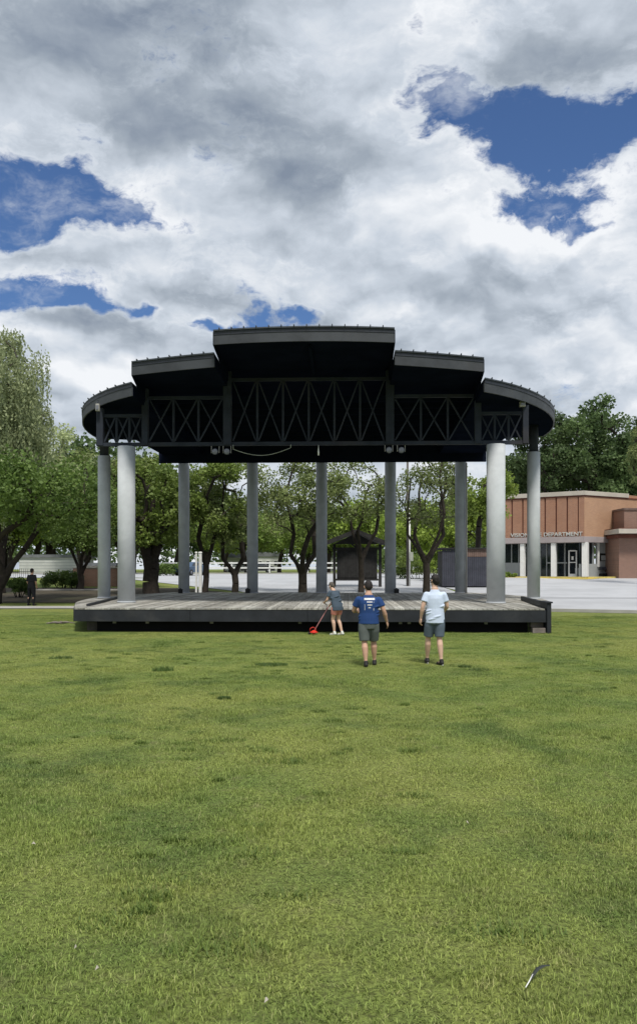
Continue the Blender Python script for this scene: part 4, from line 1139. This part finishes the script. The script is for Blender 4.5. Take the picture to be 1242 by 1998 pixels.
# white posts beside the crooked tree
for px, wd, lab in ((383, .11, 'slim white post left of the crooked dark tree behind the stage'), (391, .17, 'thicker white post directly against the crooked dark tree')):
    root = empty('white_post', gp(px, 48), 0, lab, 'post')
    mb = MB(); mb.box((0, 0, 1.25), (wd, wd, 2.5)); mb.build('shaft', M['white'], root, bevel=.012)
    mb = MB(); mb.box((0, 0, 2.53), (wd + .05, wd + .05, .06), taper=.6); mb.build('cap', M['white'], root)

# iron fence, planter wall, street bench left
iron = empty('iron_fence', gp(25, 55), 0, 'black iron picket fence under the trees at the left edge', 'fence')
for k in range(34):
    x = -3.6 + k * .14
    mb = MB() if k == 0 else None
    if k == 0:
        mb.tube([(0, 0, 0), (0, 0, 1.3), (0, 0, 1.38)], [.012, .012, .002], 5); pk = mb.build('picket', M['iron'], iron, loc=(x, 0, 0))
    else: share(pk, 'picket', iron, (x, 0, 0))
for z_ in (.2, 1.15):
    mb = MB(); mb.box((-1.25, 0, z_), (4.8, .03, .04)); mb.build('rail', M['iron'], iron)
pw = empty('planter_wall', gp(130, 52.8), 0, 'low dark brick planter wall with pale coping left of the stage', 'wall')
wx0, wx1 = gx(72, 52.8) - gx(130, 52.8), gx(232, 52.8) - gx(130, 52.8)
hz_ = CH + (HOR - 1151) / F * 52.8 - G(52.8)
mb = MB(); mb.box(((wx0 + wx1) / 2, .2, hz_ / 2 - .08), (wx1 - wx0, .35, hz_ + .02)); o = mb.build('wall', M['brick_brown'], pw); uvbox(o.data, Vector((1, 0)))
mb = MB(); mb.box(((wx0 + wx1) / 2, .2, hz_ + .0), (wx1 - wx0 + .1, .45, .09)); mb.build('coping', M['concrete'], pw, bevel=.01)
lw = empty('low_brick_wall', gp(180, 58), 0, 'short brown brick wall behind the left side column', 'wall')
mb = MB(); mb.box((.3, 0, .65), (3.2, .3, 1.3)); o = mb.build('wall', M['brick_brown'], lw); uvbox(o.data, Vector((1, 0)))
mb = MB(); mb.box((.3, 0, 1.33), (3.3, .38, .07)); mb.build('coping', M['concrete'], lw)

# debris by the stage corner
db = empty('branch_pile', (gx(120, 29.5), 29.5, 0), 0, 'small pile of pale cut branches on the grass by the left stage corner', 'branches')
for k in range(9):
    a = rnd.uniform(-.5, .9); L = rnd.uniform(.35, .7); x = rnd.uniform(-.3, .3); y = rnd.uniform(-.15, .15)
    mb = MB(); mb.tube([(x - math.cos(a) * L / 2, y - math.sin(a) * L * .3, .03), (x, y, .05 + rnd.uniform(0, .05)), (x + math.cos(a) * L / 2, y + math.sin(a) * L * .3, .03 + rnd.uniform(0, .05))], [.014, .02, .01], 6)
    mb.build('stick', M['step'], db)

# buildings across the street
def house(name, lab, px0, px1, Y, ptop, peave, wall_m, roof_m, cols=3, gable=True):
    g = G(Y); x0, x1 = gx(px0, Y), gx(px1, Y); wdt = x1 - x0
    root = empty(name, ((x0 + x1) / 2, Y, g), 0, lab, 'building')
    he = CH + (HOR - peave) / F * Y - g; ht = CH + (HOR - ptop) / F * Y - g; dp = 8
    mb = MB(); mb.box((0, dp / 2, he / 2), (wdt, dp, he)); mb.build('wall', wall_m, root)
    mb = MB()
    if gable:
        w2 = wdt / 2 + .4
        vs = [(-w2, -.4, he), (w2, -.4, he), (w2, dp + .4, he), (-w2, dp + .4, he), (-w2, dp / 2, ht), (w2, dp / 2, ht)]
        mb.add(vs, [(0, 1, 5, 4), (2, 3, 4, 5), (0, 4, 3), (1, 2, 5), (3, 2, 1, 0)])
    else: mb.box((0, dp / 2, (he + ht) / 2), (wdt + .4, dp + .4, max(ht - he, .2)))
    mb.build('roof', roof_m, root)
    for k in range(cols):
        x = -wdt / 2 + wdt * (k + .5) / cols
        mb = MB(); mb.box((x, -.02, he * .55), (min(1.3, wdt / cols * .5), .06, he * .35)); f_ = mb.build('window', M['white'], root)
        mb = MB(); mb.box((x, -.055, he * .55), (min(1.1, wdt / cols * .42), .03, he * .29)); mb.build('pane', M['glass'], f_)
    for k in range(5):
        mb = MB(); mb.box((0, -.01, he * (.12 + k * .19)), (wdt - .02, .03, .05)); mb.build('siding_strip', M['wallgrey'], root)
    return root
house('pale_building', 'long low white-sided building across the street, glimpsed under the trees at the left', 38, 150, 106, 1082, 1088, M['offwhite'], M['grey_roof'], 0, False)
house('pale_building', 'pinkish-white building across the street just left of the side column', 158, 225, 100, 1098, 1104, material('pink_siding', (.60, .53, .50), .8, .08), M['grey_roof'], 0, False)
house('grey_roofed_house', 'small pale house with a grey roof beyond the Y-forked tree', 436, 476, 128, 1066, 1088, M['offwhite'], M['grey_roof'], 2)
house('pale_building', 'pale low building glimpsed through the trees right of the second rear column', 500, 545, 150, 1078, 1086, M['offwhite'], M['grey_roof'], 3, False)
house('pale_building', 'pale low building glimpsed through the trees beside the kiosk', 618, 652, 150, 1080, 1088, M['offwhite'], M['grey_roof'], 2, False)
# distant wooded rise
def ridge():
    r = np.random.RandomState(5); C = []; R = []
    for px in range(-500, 1700, 26):
        for k in range(3):
            Y = 230 + r.uniform(-20, 25); top = 1005 + r.uniform(-18, 18) - (25 if px > 780 else 0)
            C.append((gx(px, Y), Y, CH + (HOR - (top + (1100 - top) * (k + .6) / 3.2)) / F * Y)); R.append(4.2)
    me = leaf_mesh('distant_woods', C, R, 26000, 1.1, M['leaf_pine'], 3)
    o = bpy.data.objects.new('distant_woods', me); COL.objects.link(o); tag(o, 'far-off wooded rise closing the view beyond the road', 'woods', kind='stuff')
ridge()

# ------------------------------------------------------------------ parked cars
def car(loc_, rz, paint, lab):
    root = empty('parked_car', loc_, rz, lab, 'car', 'cars parked across the road')
    prof = [(-2.2, .35), (-2.25, .7), (-2.1, .92), (-1.35, .98), (-.75, 1.42), (.75, 1.45), (1.35, 1.05), (2.05, .92), (2.2, .7), (2.2, .35)]
    n = len(prof); vs = []; fs = []
    for sy, ins_ in ((-.86, 0), (-.80, 0), (.80, 0), (.86, 0)):
        for x, z in prof:
            top = z > 1.2
            yy = sy * (.84 if top else 1); k = .97 if abs(sy) > .83 else 1
            vs.append((x * k, yy, .35 + (z - .35) * k))
    for s_ in range(3):
        for i in range(n): fs.append((s_ * n + i, s_ * n + (i + 1) % n, (s_ + 1) * n + (i + 1) % n, (s_ + 1) * n + i))
    fs.append(tuple(range(n))[::-1]); fs.append(tuple(range(3 * n, 4 * n)))
    mb = MB(); mb.add(vs, fs); mb.build('body', paint, root, bevel=.03)
    for s_ in (-1, 1):
        mb = MB(); y = s_ * .80
        mb.prism([(-1.2, y - .03), (1.15, y - .03), (1.15, y + .03), (-1.2, y + .03)], 1.0, 1.02)
        mb.add([(-1.15, s_ * .85, 1.02), (1.1, s_ * .85, 1.04), (.68, s_ * .76, 1.36), (-.7, s_ * .76, 1.34)], [(0, 1, 2, 3)])
        mb.build('window', M['glass'], root)
    mb = MB(); mb.add([(1.40, -.7, 1.04), (1.40, .7, 1.04), (.80, .62, 1.42), (.80, -.62, 1.42)], [(0, 1, 2, 3)]); mb.build('windscreen', M['glass'], root)
    for x in (-1.35, 1.35):
        for y in (-.80, .80):
            mb = MB(); mb.tube([(x, y - .11, .33), (x, y + .11, .33)], .33, 20); wh = mb.build('wheel', M['rubber'], root)
            mb = MB(); mb.tube([(x, y - .12, .33), (x, y + .12, .33)], .18, 14); mb.build('rim', M['lens'], wh)
    for y in (-.6, .6):
        mb = MB(); mb.box((2.2, y, .72), (.06, .3, .12)); mb.build('headlight', M['lens'], root)
P_dark = material('car_paint_dark', (.02, .022, .025), .25, .05, spec=.6); P_white = material('car_paint_white', (.7, .7, .7), .25, .03, spec=.6)
P_blue = material('car_paint_blue', (.05, .09, .16), .3, .05, spec=.6)
car(gp(503, 107), 0.1, P_dark, 'dark parked car across the road right of the Y-forked tree')
car(gp(472, 113), 3.0, P_white, 'white parked car across the road behind the Y-forked tree')
car(gp(372, 86), 1.2, P_blue, 'blue-grey car parked across the road just right of the first rear column')
car(gp(335, 112), 0.2, P_dark, 'dark parked car across the road left of the first rear column')

# ------------------------------------------------------------------ small things on the lawn
def fleck(px, py, s_, lab):
    Y = F * CH / (py - HOR); mb = MB()
    mb.add([(-s_, 0, .03), (0, -s_ * .35, .036), (s_, .1 * s_, .03), (0, s_ * .4, .045), (0, 0, .05)], [(0, 1, 4), (1, 2, 4), (2, 3, 4), (3, 0, 4)])
    o = mb.build('fallen_petal', M['cap']); o.location = (gx(px, Y), Y, .012); o.rotation_euler = (0, 0, px % 3); tag(o, lab, 'petal')
fleck(520, 1972, .018, 'pale petal on the grass at the bottom edge, left of centre')
fleck(190, 1908, .014, 'pale petal on the grass in the lower left')
fleck(148, 1866, .010, 'tiny pale petal, highest of the two in the lower left grass')
fleck(911, 1617, .018, 'pale petal on the lawn right of centre')
fleck(66, 1659, .016, 'pale petal on the lawn near the left edge')
fleck(1040, 1532, .010, 'tiny pale speck on the lawn on the right')
fe = empty('feather', (gx(1050, 3.87), 3.87, .03), rad(25), 'curved dark feather with a pale quill lying in the grass at the lower right', 'feather')
mb = MB(); pts = [(-.075, -.03, .012), (-.045, -.012, .022), (0, .008, .034), (.045, .018, .036), (.08, .014, .03)]
vs = []; fs = []
for i, (x, y, z) in enumerate(pts):
    wv = (.003, .010, .012, .010, .002)[i]; vs += [(x, y - wv, z), (x, y, z + .004), (x, y + wv, z)]
for i in range(4):
    a = i * 3; fs += [(a, a + 3, a + 4, a + 1), (a + 1, a + 4, a + 5, a + 2)]
mb.add(vs, fs); mb.build('vane', M['iron'], fe)
mb = MB(); mb.tube([(-.13, -.065, .008), (-.09, -.04, .014), (-.045, -.012, .027)], [.0025, .003, .002], 6); mb.build('quill', M['white'], fe)
# ------------------------------------------------------------------ PEOPLE
def cloth(name, col, bump=.35, col2=None):
    return material(name, col, .85, .08, 5, bump, 9, col2=col2)
M['skin'] = material('skin', (.50, .30, .21), .55, .06, 6, .05)
M['skin_pale'] = material('skin_pale', (.58, .38, .28), .55, .06, 6, .05)
M['hair'] = material('dark_hair', (.018, .014, .013), .6, .2, 30, .5, 60)
M['hair_grey'] = material('brown_grey_hair', (.10, .085, .07), .7, .3, 30, .5, 60)
M['navy'] = cloth('navy_cotton', (.015, .048, .16))
M['paleblue'] = cloth('pale_blue_cotton', (.54, .62, .76))
M['greytee'] = cloth('slate_cotton', (.06, .085, .115))
M['olive'] = cloth('grey_green_twill', (.105, .12, .115))
M['bluegrey'] = cloth('blue_grey_twill', (.10, .13, .165))
M['coral'] = cloth('coral_cotton', (.56, .22, .17))
M['black'] = cloth('black_cotton', (.010, .011, .014))
M['shoe'] = material('black_shoe', (.015, .014, .014), .6, .1)
M['shoe_white'] = material('white_shoe', (.62, .64, .58), .6, .1)
M['red'] = material('red_plastic', (.60, .035, .02), .35, .1)

def V3(p): return Vector(p)
def limb(mb, pts, rs, n=12):
    mb.tube(pts, rs, n)
    for p, r in ((pts[0], rs[0]), (pts[-1], rs[-1])):
        rr = r if hasattr(r, '__len__') else (r, r)
        mb.ball(p, min(rr) * .98, 10, 7)
def stack(mb, rows, n=20):
    """rows of (cx, cy, z, rx, ry)"""
    vs = []; fs = []
    for cx, cy, z, rx, ry in rows:
        for k in range(n):
            a = 2 * math.pi * k / n; vs.append((cx + rx * math.cos(a), cy + ry * math.sin(a), z))
    for i in range(len(rows) - 1):
        for k in range(n):
            k2 = (k + 1) % n; fs.append((i * n + k, i * n + k2, (i + 1) * n + k2, (i + 1) * n + k))
    fs.append(tuple(range(n))[::-1]); fs.append(tuple((len(rows) - 1) * n + k for k in range(n)))
    mb.add(vs, fs, True)
def finish(mb, name, mat, parent, vox, it=6):
    o = mb.build(name, mat, parent)
    r_ = o.modifiers.new('remesh', 'REMESH'); r_.mode = 'VOXEL'; r_.voxel_size = vox; r_.use_smooth_shade = True
    s_ = o.modifiers.new('smooth', 'SMOOTH'); s_.iterations = it; s_.factor = .5
    return o
def hand(mb, wrist, direction, palm_n, side, curl=.5, k=1.0):
    """palm and five bent fingers; side: +1 thumb on +cross side"""
    d = V3(direction).normalized(); nrm = V3(palm_n); nrm = (nrm - d * nrm.dot(d)).normalized(); x = d.cross(nrm).normalized() * side
    w_ = V3(wrist)
    mb.tube([w_ - d * .02, w_ + d * .03 * k, w_ + d * .085 * k], [(.026 * k, .02 * k), (.036 * k, .017 * k), (.040 * k, .014 * k)], 12) if False else None
    for j in range(5):
        a = (j - 2) * .017 * k
        mb.tube([w_ + x * a * .7, w_ + x * a + d * .05 * k, w_ + x * a + d * .088 * k], [.016 * k, .0165 * k, .0135 * k], 8)
    for j, (L, o_) in enumerate(((.070, .030), (.078, .010), (.073, -.010), (.058, -.029))):
        p0 = w_ + d * .082 * k + x * o_ * k; c = curl * (1 + .1 * j)
        d1 = (d * math.cos(c * .6) + nrm * math.sin(c * .6)).normalized(); d2 = (d * math.cos(c * 1.4) + nrm * math.sin(c * 1.4)).normalized()
        p1 = p0 + d1 * L * .45 * k; p2 = p1 + d2 * L * .55 * k
        mb.tube([p0 - d * .01, p1, p2], [.0100 * k, .0092 * k, .0075 * k], 8); mb.ball(p2, .0075 * k, 8, 5)
    t0 = w_ + d * .025 * k + x * .030 * k; t1 = t0 + (x * .7 + d * .7).normalized() * .038 * k + nrm * .008; t2 = t1 + (x * .25 + d * .9 + nrm * .35).normalized() * .03 * k
    mb.tube([t0, t1, t2], [.0135 * k, .0115 * k, .009 * k], 8); mb.ball(t2, .009 * k, 8, 5)

def person(loc_, rz, lab, H, J, mats, build=1.0, vox=.007, hair='short', female=False, tee_hem=None, short_hem=None, long_trousers=False, sleeve=.55, curl=(.5, .5), palm=None):
    """J: joint positions in metres at height H (x right, y forward, z up), figure faces +y"""
    root = empty('person', loc_, rz, lab, 'person')
    g = {k: V3(v_) for k, v_ in J.items()}
    b = build; mb = MB()
    pel, chest, neck, head = g['pelvis'], g['chest'], g['neck'], g['head']
    def mid(a, c, t_): return a.lerp(c, t_)
    hw = .155 * b * (1.04 if female else 1); sw = (g['shR'] - g['shL']).length / 2
    # trunk
    rows = []
    for t_, rx, ry in ((-.18, hw * .62, .10 * b), (0, hw, .115 * b), (.18, hw * .98, .112 * b), (.42, hw * (.80 if female else .90), .098 * b), (.7, hw * .98, .108 * b), (.92, sw * .88, .112 * b), (1.08, sw * .92, .10 * b)):
        c = pel + (chest - pel) * t_; rows.append((c.x, c.y, c.z, rx, ry))
    c = mid(chest, neck, .62); rows.append((c.x, c.y, c.z, sw * .46, .072 * b)); rows.append((neck.x, neck.y, neck.z + .01, .062 * b, .062 * b))
    stack(mb, rows)
    # neck and head
    hd = (head - neck).normalized()
    limb(mb, [mid(chest, neck, .8), neck + hd * .02, head - hd * .05], [.064 * b, .056 * b ** .5, .055])
    ht = H / 1.75
    fw = V3(g.get('look', (0, 1, 0))).normalized(); sd_ = fw.cross(Vector((0, 0, 1))).normalized()
    up = (Vector((0, 0, 1)) - fw * fw.z * .9).normalized()
    def hp(x, y, z): return head + sd_ * x * ht + fw * y * ht + up * z * ht
    mb.ball(hp(0, -.012, .03), (.078 * ht, .090 * ht, .095 * ht), 16, 12); mb.ball(hp(0, .022, -.035), (.062 * ht, .066 * ht, .078 * ht), 14, 10)
    mb.ball(hp(0, .055, -.085), .030 * ht, 10, 7)
    mb.tube([hp(0, .078, .02), hp(0, .108, -.022), hp(0, .085, -.035)], [.009, .014, .012], 8)
    mb.tube([hp(-.03, .08, -.058), hp(0, .09, -.057), hp(.03, .08, -.058)], [.005, .0085, .005], 6)
    for s_ in (-1, 1):
        mb.tube([hp(s_ * .074, .002, .028), hp(s_ * .088, -.012, .020), hp(s_ * .082, -.006, -.022), hp(s_ * .072, .004, -.03)], [.007, .013, .010, .006], 8)
        mb.ball(hp(s_ * .03, .078, .012), .012, 8, 6)
    # arms
    for s_, L_ in ((-1, 'L'), (1, 'R')):
        sh, el, wr = g['sh' + L_], g['el' + L_], g['wr' + L_]
        k = .88 if female else 1.0
        limb(mb, [mid(sh, chest, .35), sh, mid(sh, el, .35), mid(sh, el, .8), el], [.045 * b, .050 * b * k, .050 * b * k, .044 * b * k, .040 * k])
        limb(mb, [el, mid(el, wr, .3), mid(el, wr, .7), wr], [.040 * k, .043 * b * k, .033 * k, .025 * k])
        dr = (wr - el).normalized(); pn = V3((palm or {}).get(L_, (-s_, .25, 0)))
        hand(mb, wr, dr, pn, 1 if (dr.cross(pn)).dot(Vector((0, 1, .2))) > 0 else -1, curl[0 if s_ < 0 else 1], k * ht)
    for s_, L_ in ((-1, 'L'), (1, 'R')):
        hp_, kn, an = g['hip' + L_], g['kn' + L_], g['an' + L_]
        k = 1.0
        limb(mb, [hp_ + Vector((0, 0, .05)), mid(hp_, kn, .25), mid(hp_, kn, .7), kn], [.092 * b, .090 * b, .068 * b, .056])
        back = Vector((0, -.018, 0)) if L_ else 0
        limb(mb, [kn, mid(kn, an, .28) + back, mid(kn, an, .55) + back * .6, mid(kn, an, .85), an], [.055, .059 * b, .050 * b, .036, .036])
        ft = V3(g.get('ft' + L_, (0, 1, -.15))).normalized()
        limb(mb, [an, an + ft * .06 + Vector((0, 0, -.035)), an + ft * .15 + Vector((0, 0, -.045))], [.036, .036, .026])
    body = finish(mb, 'body', mats['skin'], root, vox, 4)
    # eyes
    for s_ in (-1, 1):
        e = MB(); e.ball(hp(s_ * .03, .086, .013), .0085, 8, 6); e.build('eye', M['shoe'], root)
    # hair
    hb = MB()
    hb.ball(hp(0, -.020, .042), (.086 * ht, .096 * ht, .096 * ht), 16, 12); hb.ball(hp(0, -.05, -.005), (.072 * ht, .062 * ht, .085 * ht), 14, 10)
    rr = random.Random(int(H * 100))
    for i in range(26):
        a = rr.uniform(0, 6.28); z = rr.uniform(-.02, .12); q = math.sqrt(max(0, 1 - (z / .14) ** 2))
        x, y = math.cos(a) * .075 * q, -.02 + math.sin(a) * .085 * q
        if y > .045 and z < .08: continue
        hb.ball(hp(x, y, z), .020 * ht, 7, 5)
    if female: limb(hb, [hp(0, -.06, .0), hp(0, -.085, -.05), hp(0, -.07, -.10)], [.05, .045, .02])
    finish(hb, 'hair', mats['hair'], root, .009, 3)
    # shirt
    sb = MB(); ease = .020
    rows = []
    zh = tee_hem if tee_hem is not None else pel.z - .02
    for t_, rx, ry in ((-9, hw + .038, .14 * b), (0, hw + .032, .135 * b), (.2, hw + .026, .132 * b), (.45, hw * .96 + .022, .122 * b), (.7, hw * 1.0 + .024, .128 * b), (.92, sw * .90 + .016, .130 * b), (1.08, sw * .93 + .014, .112 * b)):
        c = pel + (chest - pel) * t_
        if t_ == -9: c = Vector((pel.x, pel.y, zh))
        elif c.z <= zh + .01: continue
        rows.append((c.x, c.y, c.z, rx, ry))
    c = mid(chest, neck, .42); rows.append((c.x, c.y, c.z, sw * .76, .098 * b)); c = mid(chest, neck, .64); rows.append((c.x, c.y, c.z, sw * .52 + .005, .084 * b)); c = mid(chest, neck, .84); rows.append((c.x, c.y, c.z, .078 * b, .078 * b))
    stack(sb, rows)
    # folds
    rr = random.Random(int(H * 77))
    for i in range(7):
        z = zh + .06 + i * .055; a = rr.uniform(0, 6.28)
        t_ = (z - pel.z) / (chest.z - pel.z); c = pel + (chest - pel) * t_
        pts = [(c.x + (hw + .026) * math.cos(a + j * .28), c.y + .132 * b * math.sin(a + j * .28), z + j * .012) for j in range(5)]
        sb.tube(pts, [.006, .018, .022, .016, .006], 6)
    for L_ in 'LR':
        sh, el = g['sh' + L_], g['el' + L_]
        limb(sb, [mid(sh, chest, .35), sh + Vector((0, 0, -.005))], [.058 * b, .062 * b])
        sb.tube([sh, mid(sh, el, sleeve * .5), mid(sh, el, sleeve)], [.061 * b, .066 * b, .070 * b], 14)
    finish(sb, 'shirt', mats['shirt'], root, .010, 5)
    # shorts
    tb = MB()
    stack(tb, [(pel.x, pel.y, pel.z - .14, hw * .92, .118 * b), (pel.x, pel.y, pel.z - .04, hw + .018, .132 * b), (pel.x, pel.y, pel.z + .03, hw + .008, .112 * b)])
    for L_ in 'LR':
        hp_, kn, an = g['hip' + L_], g['kn' + L_], g['an' + L_]
        full = [hp_ + Vector((0, 0, .02)), mid(hp_, kn, .3), mid(hp_, kn, .7), mid(hp_, kn, 1.0)]
        if long_trousers:
            tb.tube(full + [mid(kn, an, .5), mid(kn, an, .97)], [.105 * b, .104 * b, .088 * b, .078 * b, .07, .062], 14)
        else:
            e = short_hem; p = mid(hp_, kn, e)
            tb.tube([full[0], mid(hp_, kn, e * .35), mid(hp_, kn, e * .7), p], [.104 * b, .108 * b, .099 * b, .094 * b], 16)
    finish(tb, 'trousers' if long_trousers else 'shorts', mats['shorts'], root, .010, 4)
    # shoes
    for L_ in 'LR':
        an = g['an' + L_]; ft = V3(g.get('ft' + L_, (0, 1, -.15))).normalized(); o = MB()
        dn = Vector((0, 0, -1)); hl = an - ft * .045 + dn * .045
        limb(o, [hl, hl + ft * .10 + dn * .004, hl + ft * .19 + dn * .008, hl + ft * .235 + dn * .008], [(.036, .042), (.042, .042), (.047, .034), (.036, .024)])
        limb(o, [an + Vector((0, 0, .01)), hl + ft * .03], [.046, .046])
        sh_ = finish(o, 'shoe', mats['shoe'], root, .009, 3)
        o = MB(); up_ = Vector((0, 0, 1)); o.tube([hl - ft * .028 + dn * .038, hl + ft * .1 + dn * .044, hl + ft * .225 + dn * .034], [(.036, .010), (.045, .010), (.040, .010)], 12)
        o.build('sole', mats.get('sole', M['rubber']), sh_)
    return root, g

# man in navy tee
Y1 = 16.6
r1_, g1 = person((gx(719, Y1), Y1, 0), 0, 'man in navy t-shirt with white back print and grey-green shorts walking away', 1.72,
    dict(pelvis=(0, 0, .90), chest=(-.005, .03, 1.31), neck=(0, .05, 1.47), head=(-.005, .085, 1.60), look=(-.12, .95, -.30),
         shL=(-.205, .04, 1.355), shR=(.205, .03, 1.345), elL=(-.30, .10, 1.12), wrL=(-.22, .34, 1.10), elR=(.305, -.01, 1.12), wrR=(.375, .09, .885),
         hipL=(-.095, 0, .85), hipR=(.095, 0, .85), knL=(-.09, -.02, .49), knR=(.105, .12, .50), anL=(-.065, -.14, .085), anR=(.125, .16, .085), ftL=(-.05, 1, -.05), ftR=(.06, 1, .02)),
    dict(skin=M['skin'], shirt=M['navy'], shorts=M['olive'], hair=M['hair'], shoe=M['shoe']), build=1.12, tee_hem=.86, short_hem=.93, sleeve=.62, curl=(.9, .5))
# print on the back: bars of white lettering too small to read, and two side strokes
mb = MB()
def backbar(x0, x1, z0, z1):
    n = 6; vs = []; fs = []
    for i in range(n + 1):
        x = x0 + (x1 - x0) * i / n
        for z in (z0, z1):
            t_ = (z - .90) / .41
            sw = .245 * (1 - .0 * t_); yc = .03 * t_
            y = yc - .1555 * math.sqrt(max(0, 1 - (x / sw) ** 2)) - .006
            vs.append((x, y, z))
    for i in range(n): a = i * 2; fs.append((a, a + 2, a + 3, a + 1))
    mb.add(vs, fs)
for x in np.arange(-.095, .10, .0215): backbar(x, x + .0175, 1.345, 1.385)
backbar(-.097, .103, 1.351, 1.356); backbar(-.097, .103, 1.374, 1.379)
for x0, x1, z in ((-.045, .055, 1.305), (-.035, .05, 1.245), (-.015, .025, 1.19)):
    for x in np.arange(x0, x1, .016): backbar(x, x + .012, z - .011, z + .011)
backbar(.088, .096, 1.13, 1.31); backbar(-.09, -.084, 1.14, 1.26)
o = mb.build('shirt_print', M['white'], r1_)
sw_ = o.modifiers.new('wrap', 'SHRINKWRAP'); sw_.target = [c for c in r1_.children if c.name.startswith('shirt') and c is not o][0]; sw_.wrap_method = 'PROJECT'; sw_.use_project_y = True; sw_.use_negative_direction = True; sw_.use_positive_direction = True; sw_.offset = .004
# man in pale tee
Y2 = 16.85
r2_, g2 = person((gx(848, Y2), Y2, 0), 0, 'tall man in a pale blue-white t-shirt and blue-grey shorts, right of the man in navy', 1.85,
    dict(pelvis=(0, 0, .97), chest=(.0, .02, 1.40), neck=(0, .03, 1.575), head=(-.0, .05, 1.72), look=(-.55, .83, -.06),
         shL=(-.175, .02, 1.445), shR=(.18, .02, 1.445), elL=(-.255, -.02, 1.19), wrL=(-.285, .06, .94), elR=(.255, .05, 1.20), wrR=(.235, .28, 1.10),
         hipL=(-.09, 0, .92), hipR=(.09, 0, .92), knL=(-.13, .10, .54), knR=(.09, .0, .53), anL=(-.135, .20, .10), anR=(.115, -.10, .09), ftL=(-.1, 1, .02), ftR=(-.35, 1, -.12)),
    dict(skin=M['skin_pale'], shirt=M['paleblue'], shorts=M['bluegrey'], hair=M['hair'], shoe=M['shoe'], sole=M['offwhite']), build=1.06, tee_hem=.86, short_hem=.88, sleeve=.58, curl=(.6, .8))
# woman with trimmer
Y3 = 24.55
r3_, g3 = person((gx(655, Y3), Y3, 0), rad(42), 'woman in dark grey t-shirt and coral shorts holding a red trimmer by the stage', 1.63,
    dict(pelvis=(0, -.06, .86), chest=(0, .05, 1.22), neck=(0, .12, 1.36), head=(0, .19, 1.455), look=(0, .75, -.62),
         shL=(-.165, .085, 1.28), shR=(.165, .085, 1.28), elL=(-.225, .15, 1.05), wrL=(-.12, .36, .99), elR=(.21, .17, 1.03), wrR=(.10, .34, .90),
         hipL=(-.09, -.05, .81), hipR=(.09, -.05, .81), knL=(-.09, .04, .46), knR=(.09, .0, .46), anL=(-.08, -.02, .085), anR=(.10, -.16, .085)),
    dict(skin=M['skin_pale'], shirt=M['greytee'], shorts=M['coral'], hair=M['hair_grey'], shoe=M['shoe_white']), build=.98, female=True, tee_hem=.74, short_hem=.55, sleeve=.55, curl=(1.4, 1.4), palm={'L': (.3, .3, -1), 'R': (-.3, .3, -1)})
# string trimmer: hands in world space
R3 = Matrix.Rotation(rad(42), 4, 'Z'); base3 = Vector((gx(655, Y3), Y3, 0))
hl_, hr_ = R3 @ (g3['wrL'] + Vector((.02, .07, -.02))) + base3, R3 @ (g3['wrR'] + Vector((0, .06, -.03))) + base3
tipw = Vector((gx(612, Y3 - .05), Y3 - .05, .12))
rear = hr_ + (hr_ - tipw).normalized() * .28
trm = empty('string_trimmer', (tipw.x, tipw.y, 0), 0, 'red and black string trimmer held by the woman, its head on the grass', 'trimmer')
lc = lambda p: Vector(p) - Vector((tipw.x, tipw.y, 0))
mb = MB(); mb.tube([lc(rear), lc(hr_), lc(tipw) + Vector((.02, 0, .03))], .014, 8); mb.build('shaft', material('shaft_red_metal', (.45, .2, .2), .4, .1), trm)
mb = MB(); mb.tube([lc(rear) - (lc(rear) - lc(hr_)) * .3, lc(rear), lc(rear) + (lc(rear) - lc(hr_)).normalized() * .12], [.035, .06, .045], 12); mb.build('motor', M['rubber'], trm)
mb = MB(); mb.tube([lc(hl_) + Vector((0, 0, -.0)), lc(hl_) * .5 + lc(hr_) * .5 + Vector((0, 0, -.02)), lc(hr_).lerp(lc(tipw), .18)], [.013, .012, .014], 8); mb.build('handle', M['rubber'], trm)
mb = MB(); mb.tube([(0, 0, .15), (0, 0, .10), (0, 0, .075)], [.03, .11, .13], 16); mb.build('guard', M['red'], trm)
mb = MB(); mb.tube([(0, 0, .08), (0, 0, .03)], [.05, .055], 12); mb.build('spool', M['red'], trm)
mb = MB(); mb.tube([(-.12, 0, .12), (-.11, 0, .20), (-.03, .02, .24), (.05, .02, .2), (.06, 0, .12)], [.010, .010, .010, .010, .010], 8); mb.build('edge_guide', M['red'], trm)
mb = MB(); mb.tube([(-.13, -.02, .05), (-.13, .02, .05)], .05, 14); mb.build('wheel', M['rubber'], trm)
# dark figure under the left tree
Y4 = 40.4
person((gx(62, Y4), Y4, G(Y4)), rad(-20), 'person dressed all in black standing by the path under the left tree', 1.82,
    dict(pelvis=(0, 0, .95), chest=(0, .02, 1.38), neck=(0, .03, 1.55), head=(0, .05, 1.69), look=(.1, 1, -.1),
         shL=(-.19, .02, 1.46), shR=(.19, .02, 1.46), elL=(-.25, 0, 1.18), wrL=(-.22, .1, .95), elR=(.25, 0, 1.18), wrR=(.22, .1, .95),
         hipL=(-.095, 0, .90), hipR=(.095, 0, .90), knL=(-.15, .03, .5), knR=(.14, .0, .5), anL=(-.17, -.03, .09), anR=(.16, -.04, .09)),
    dict(skin=M['skin'], shirt=M['black'], shorts=M['black'], hair=M['hair'], shoe=M['shoe']), build=1.1, vox=.012, long_trousers=True, sleeve=.95, tee_hem=.85)
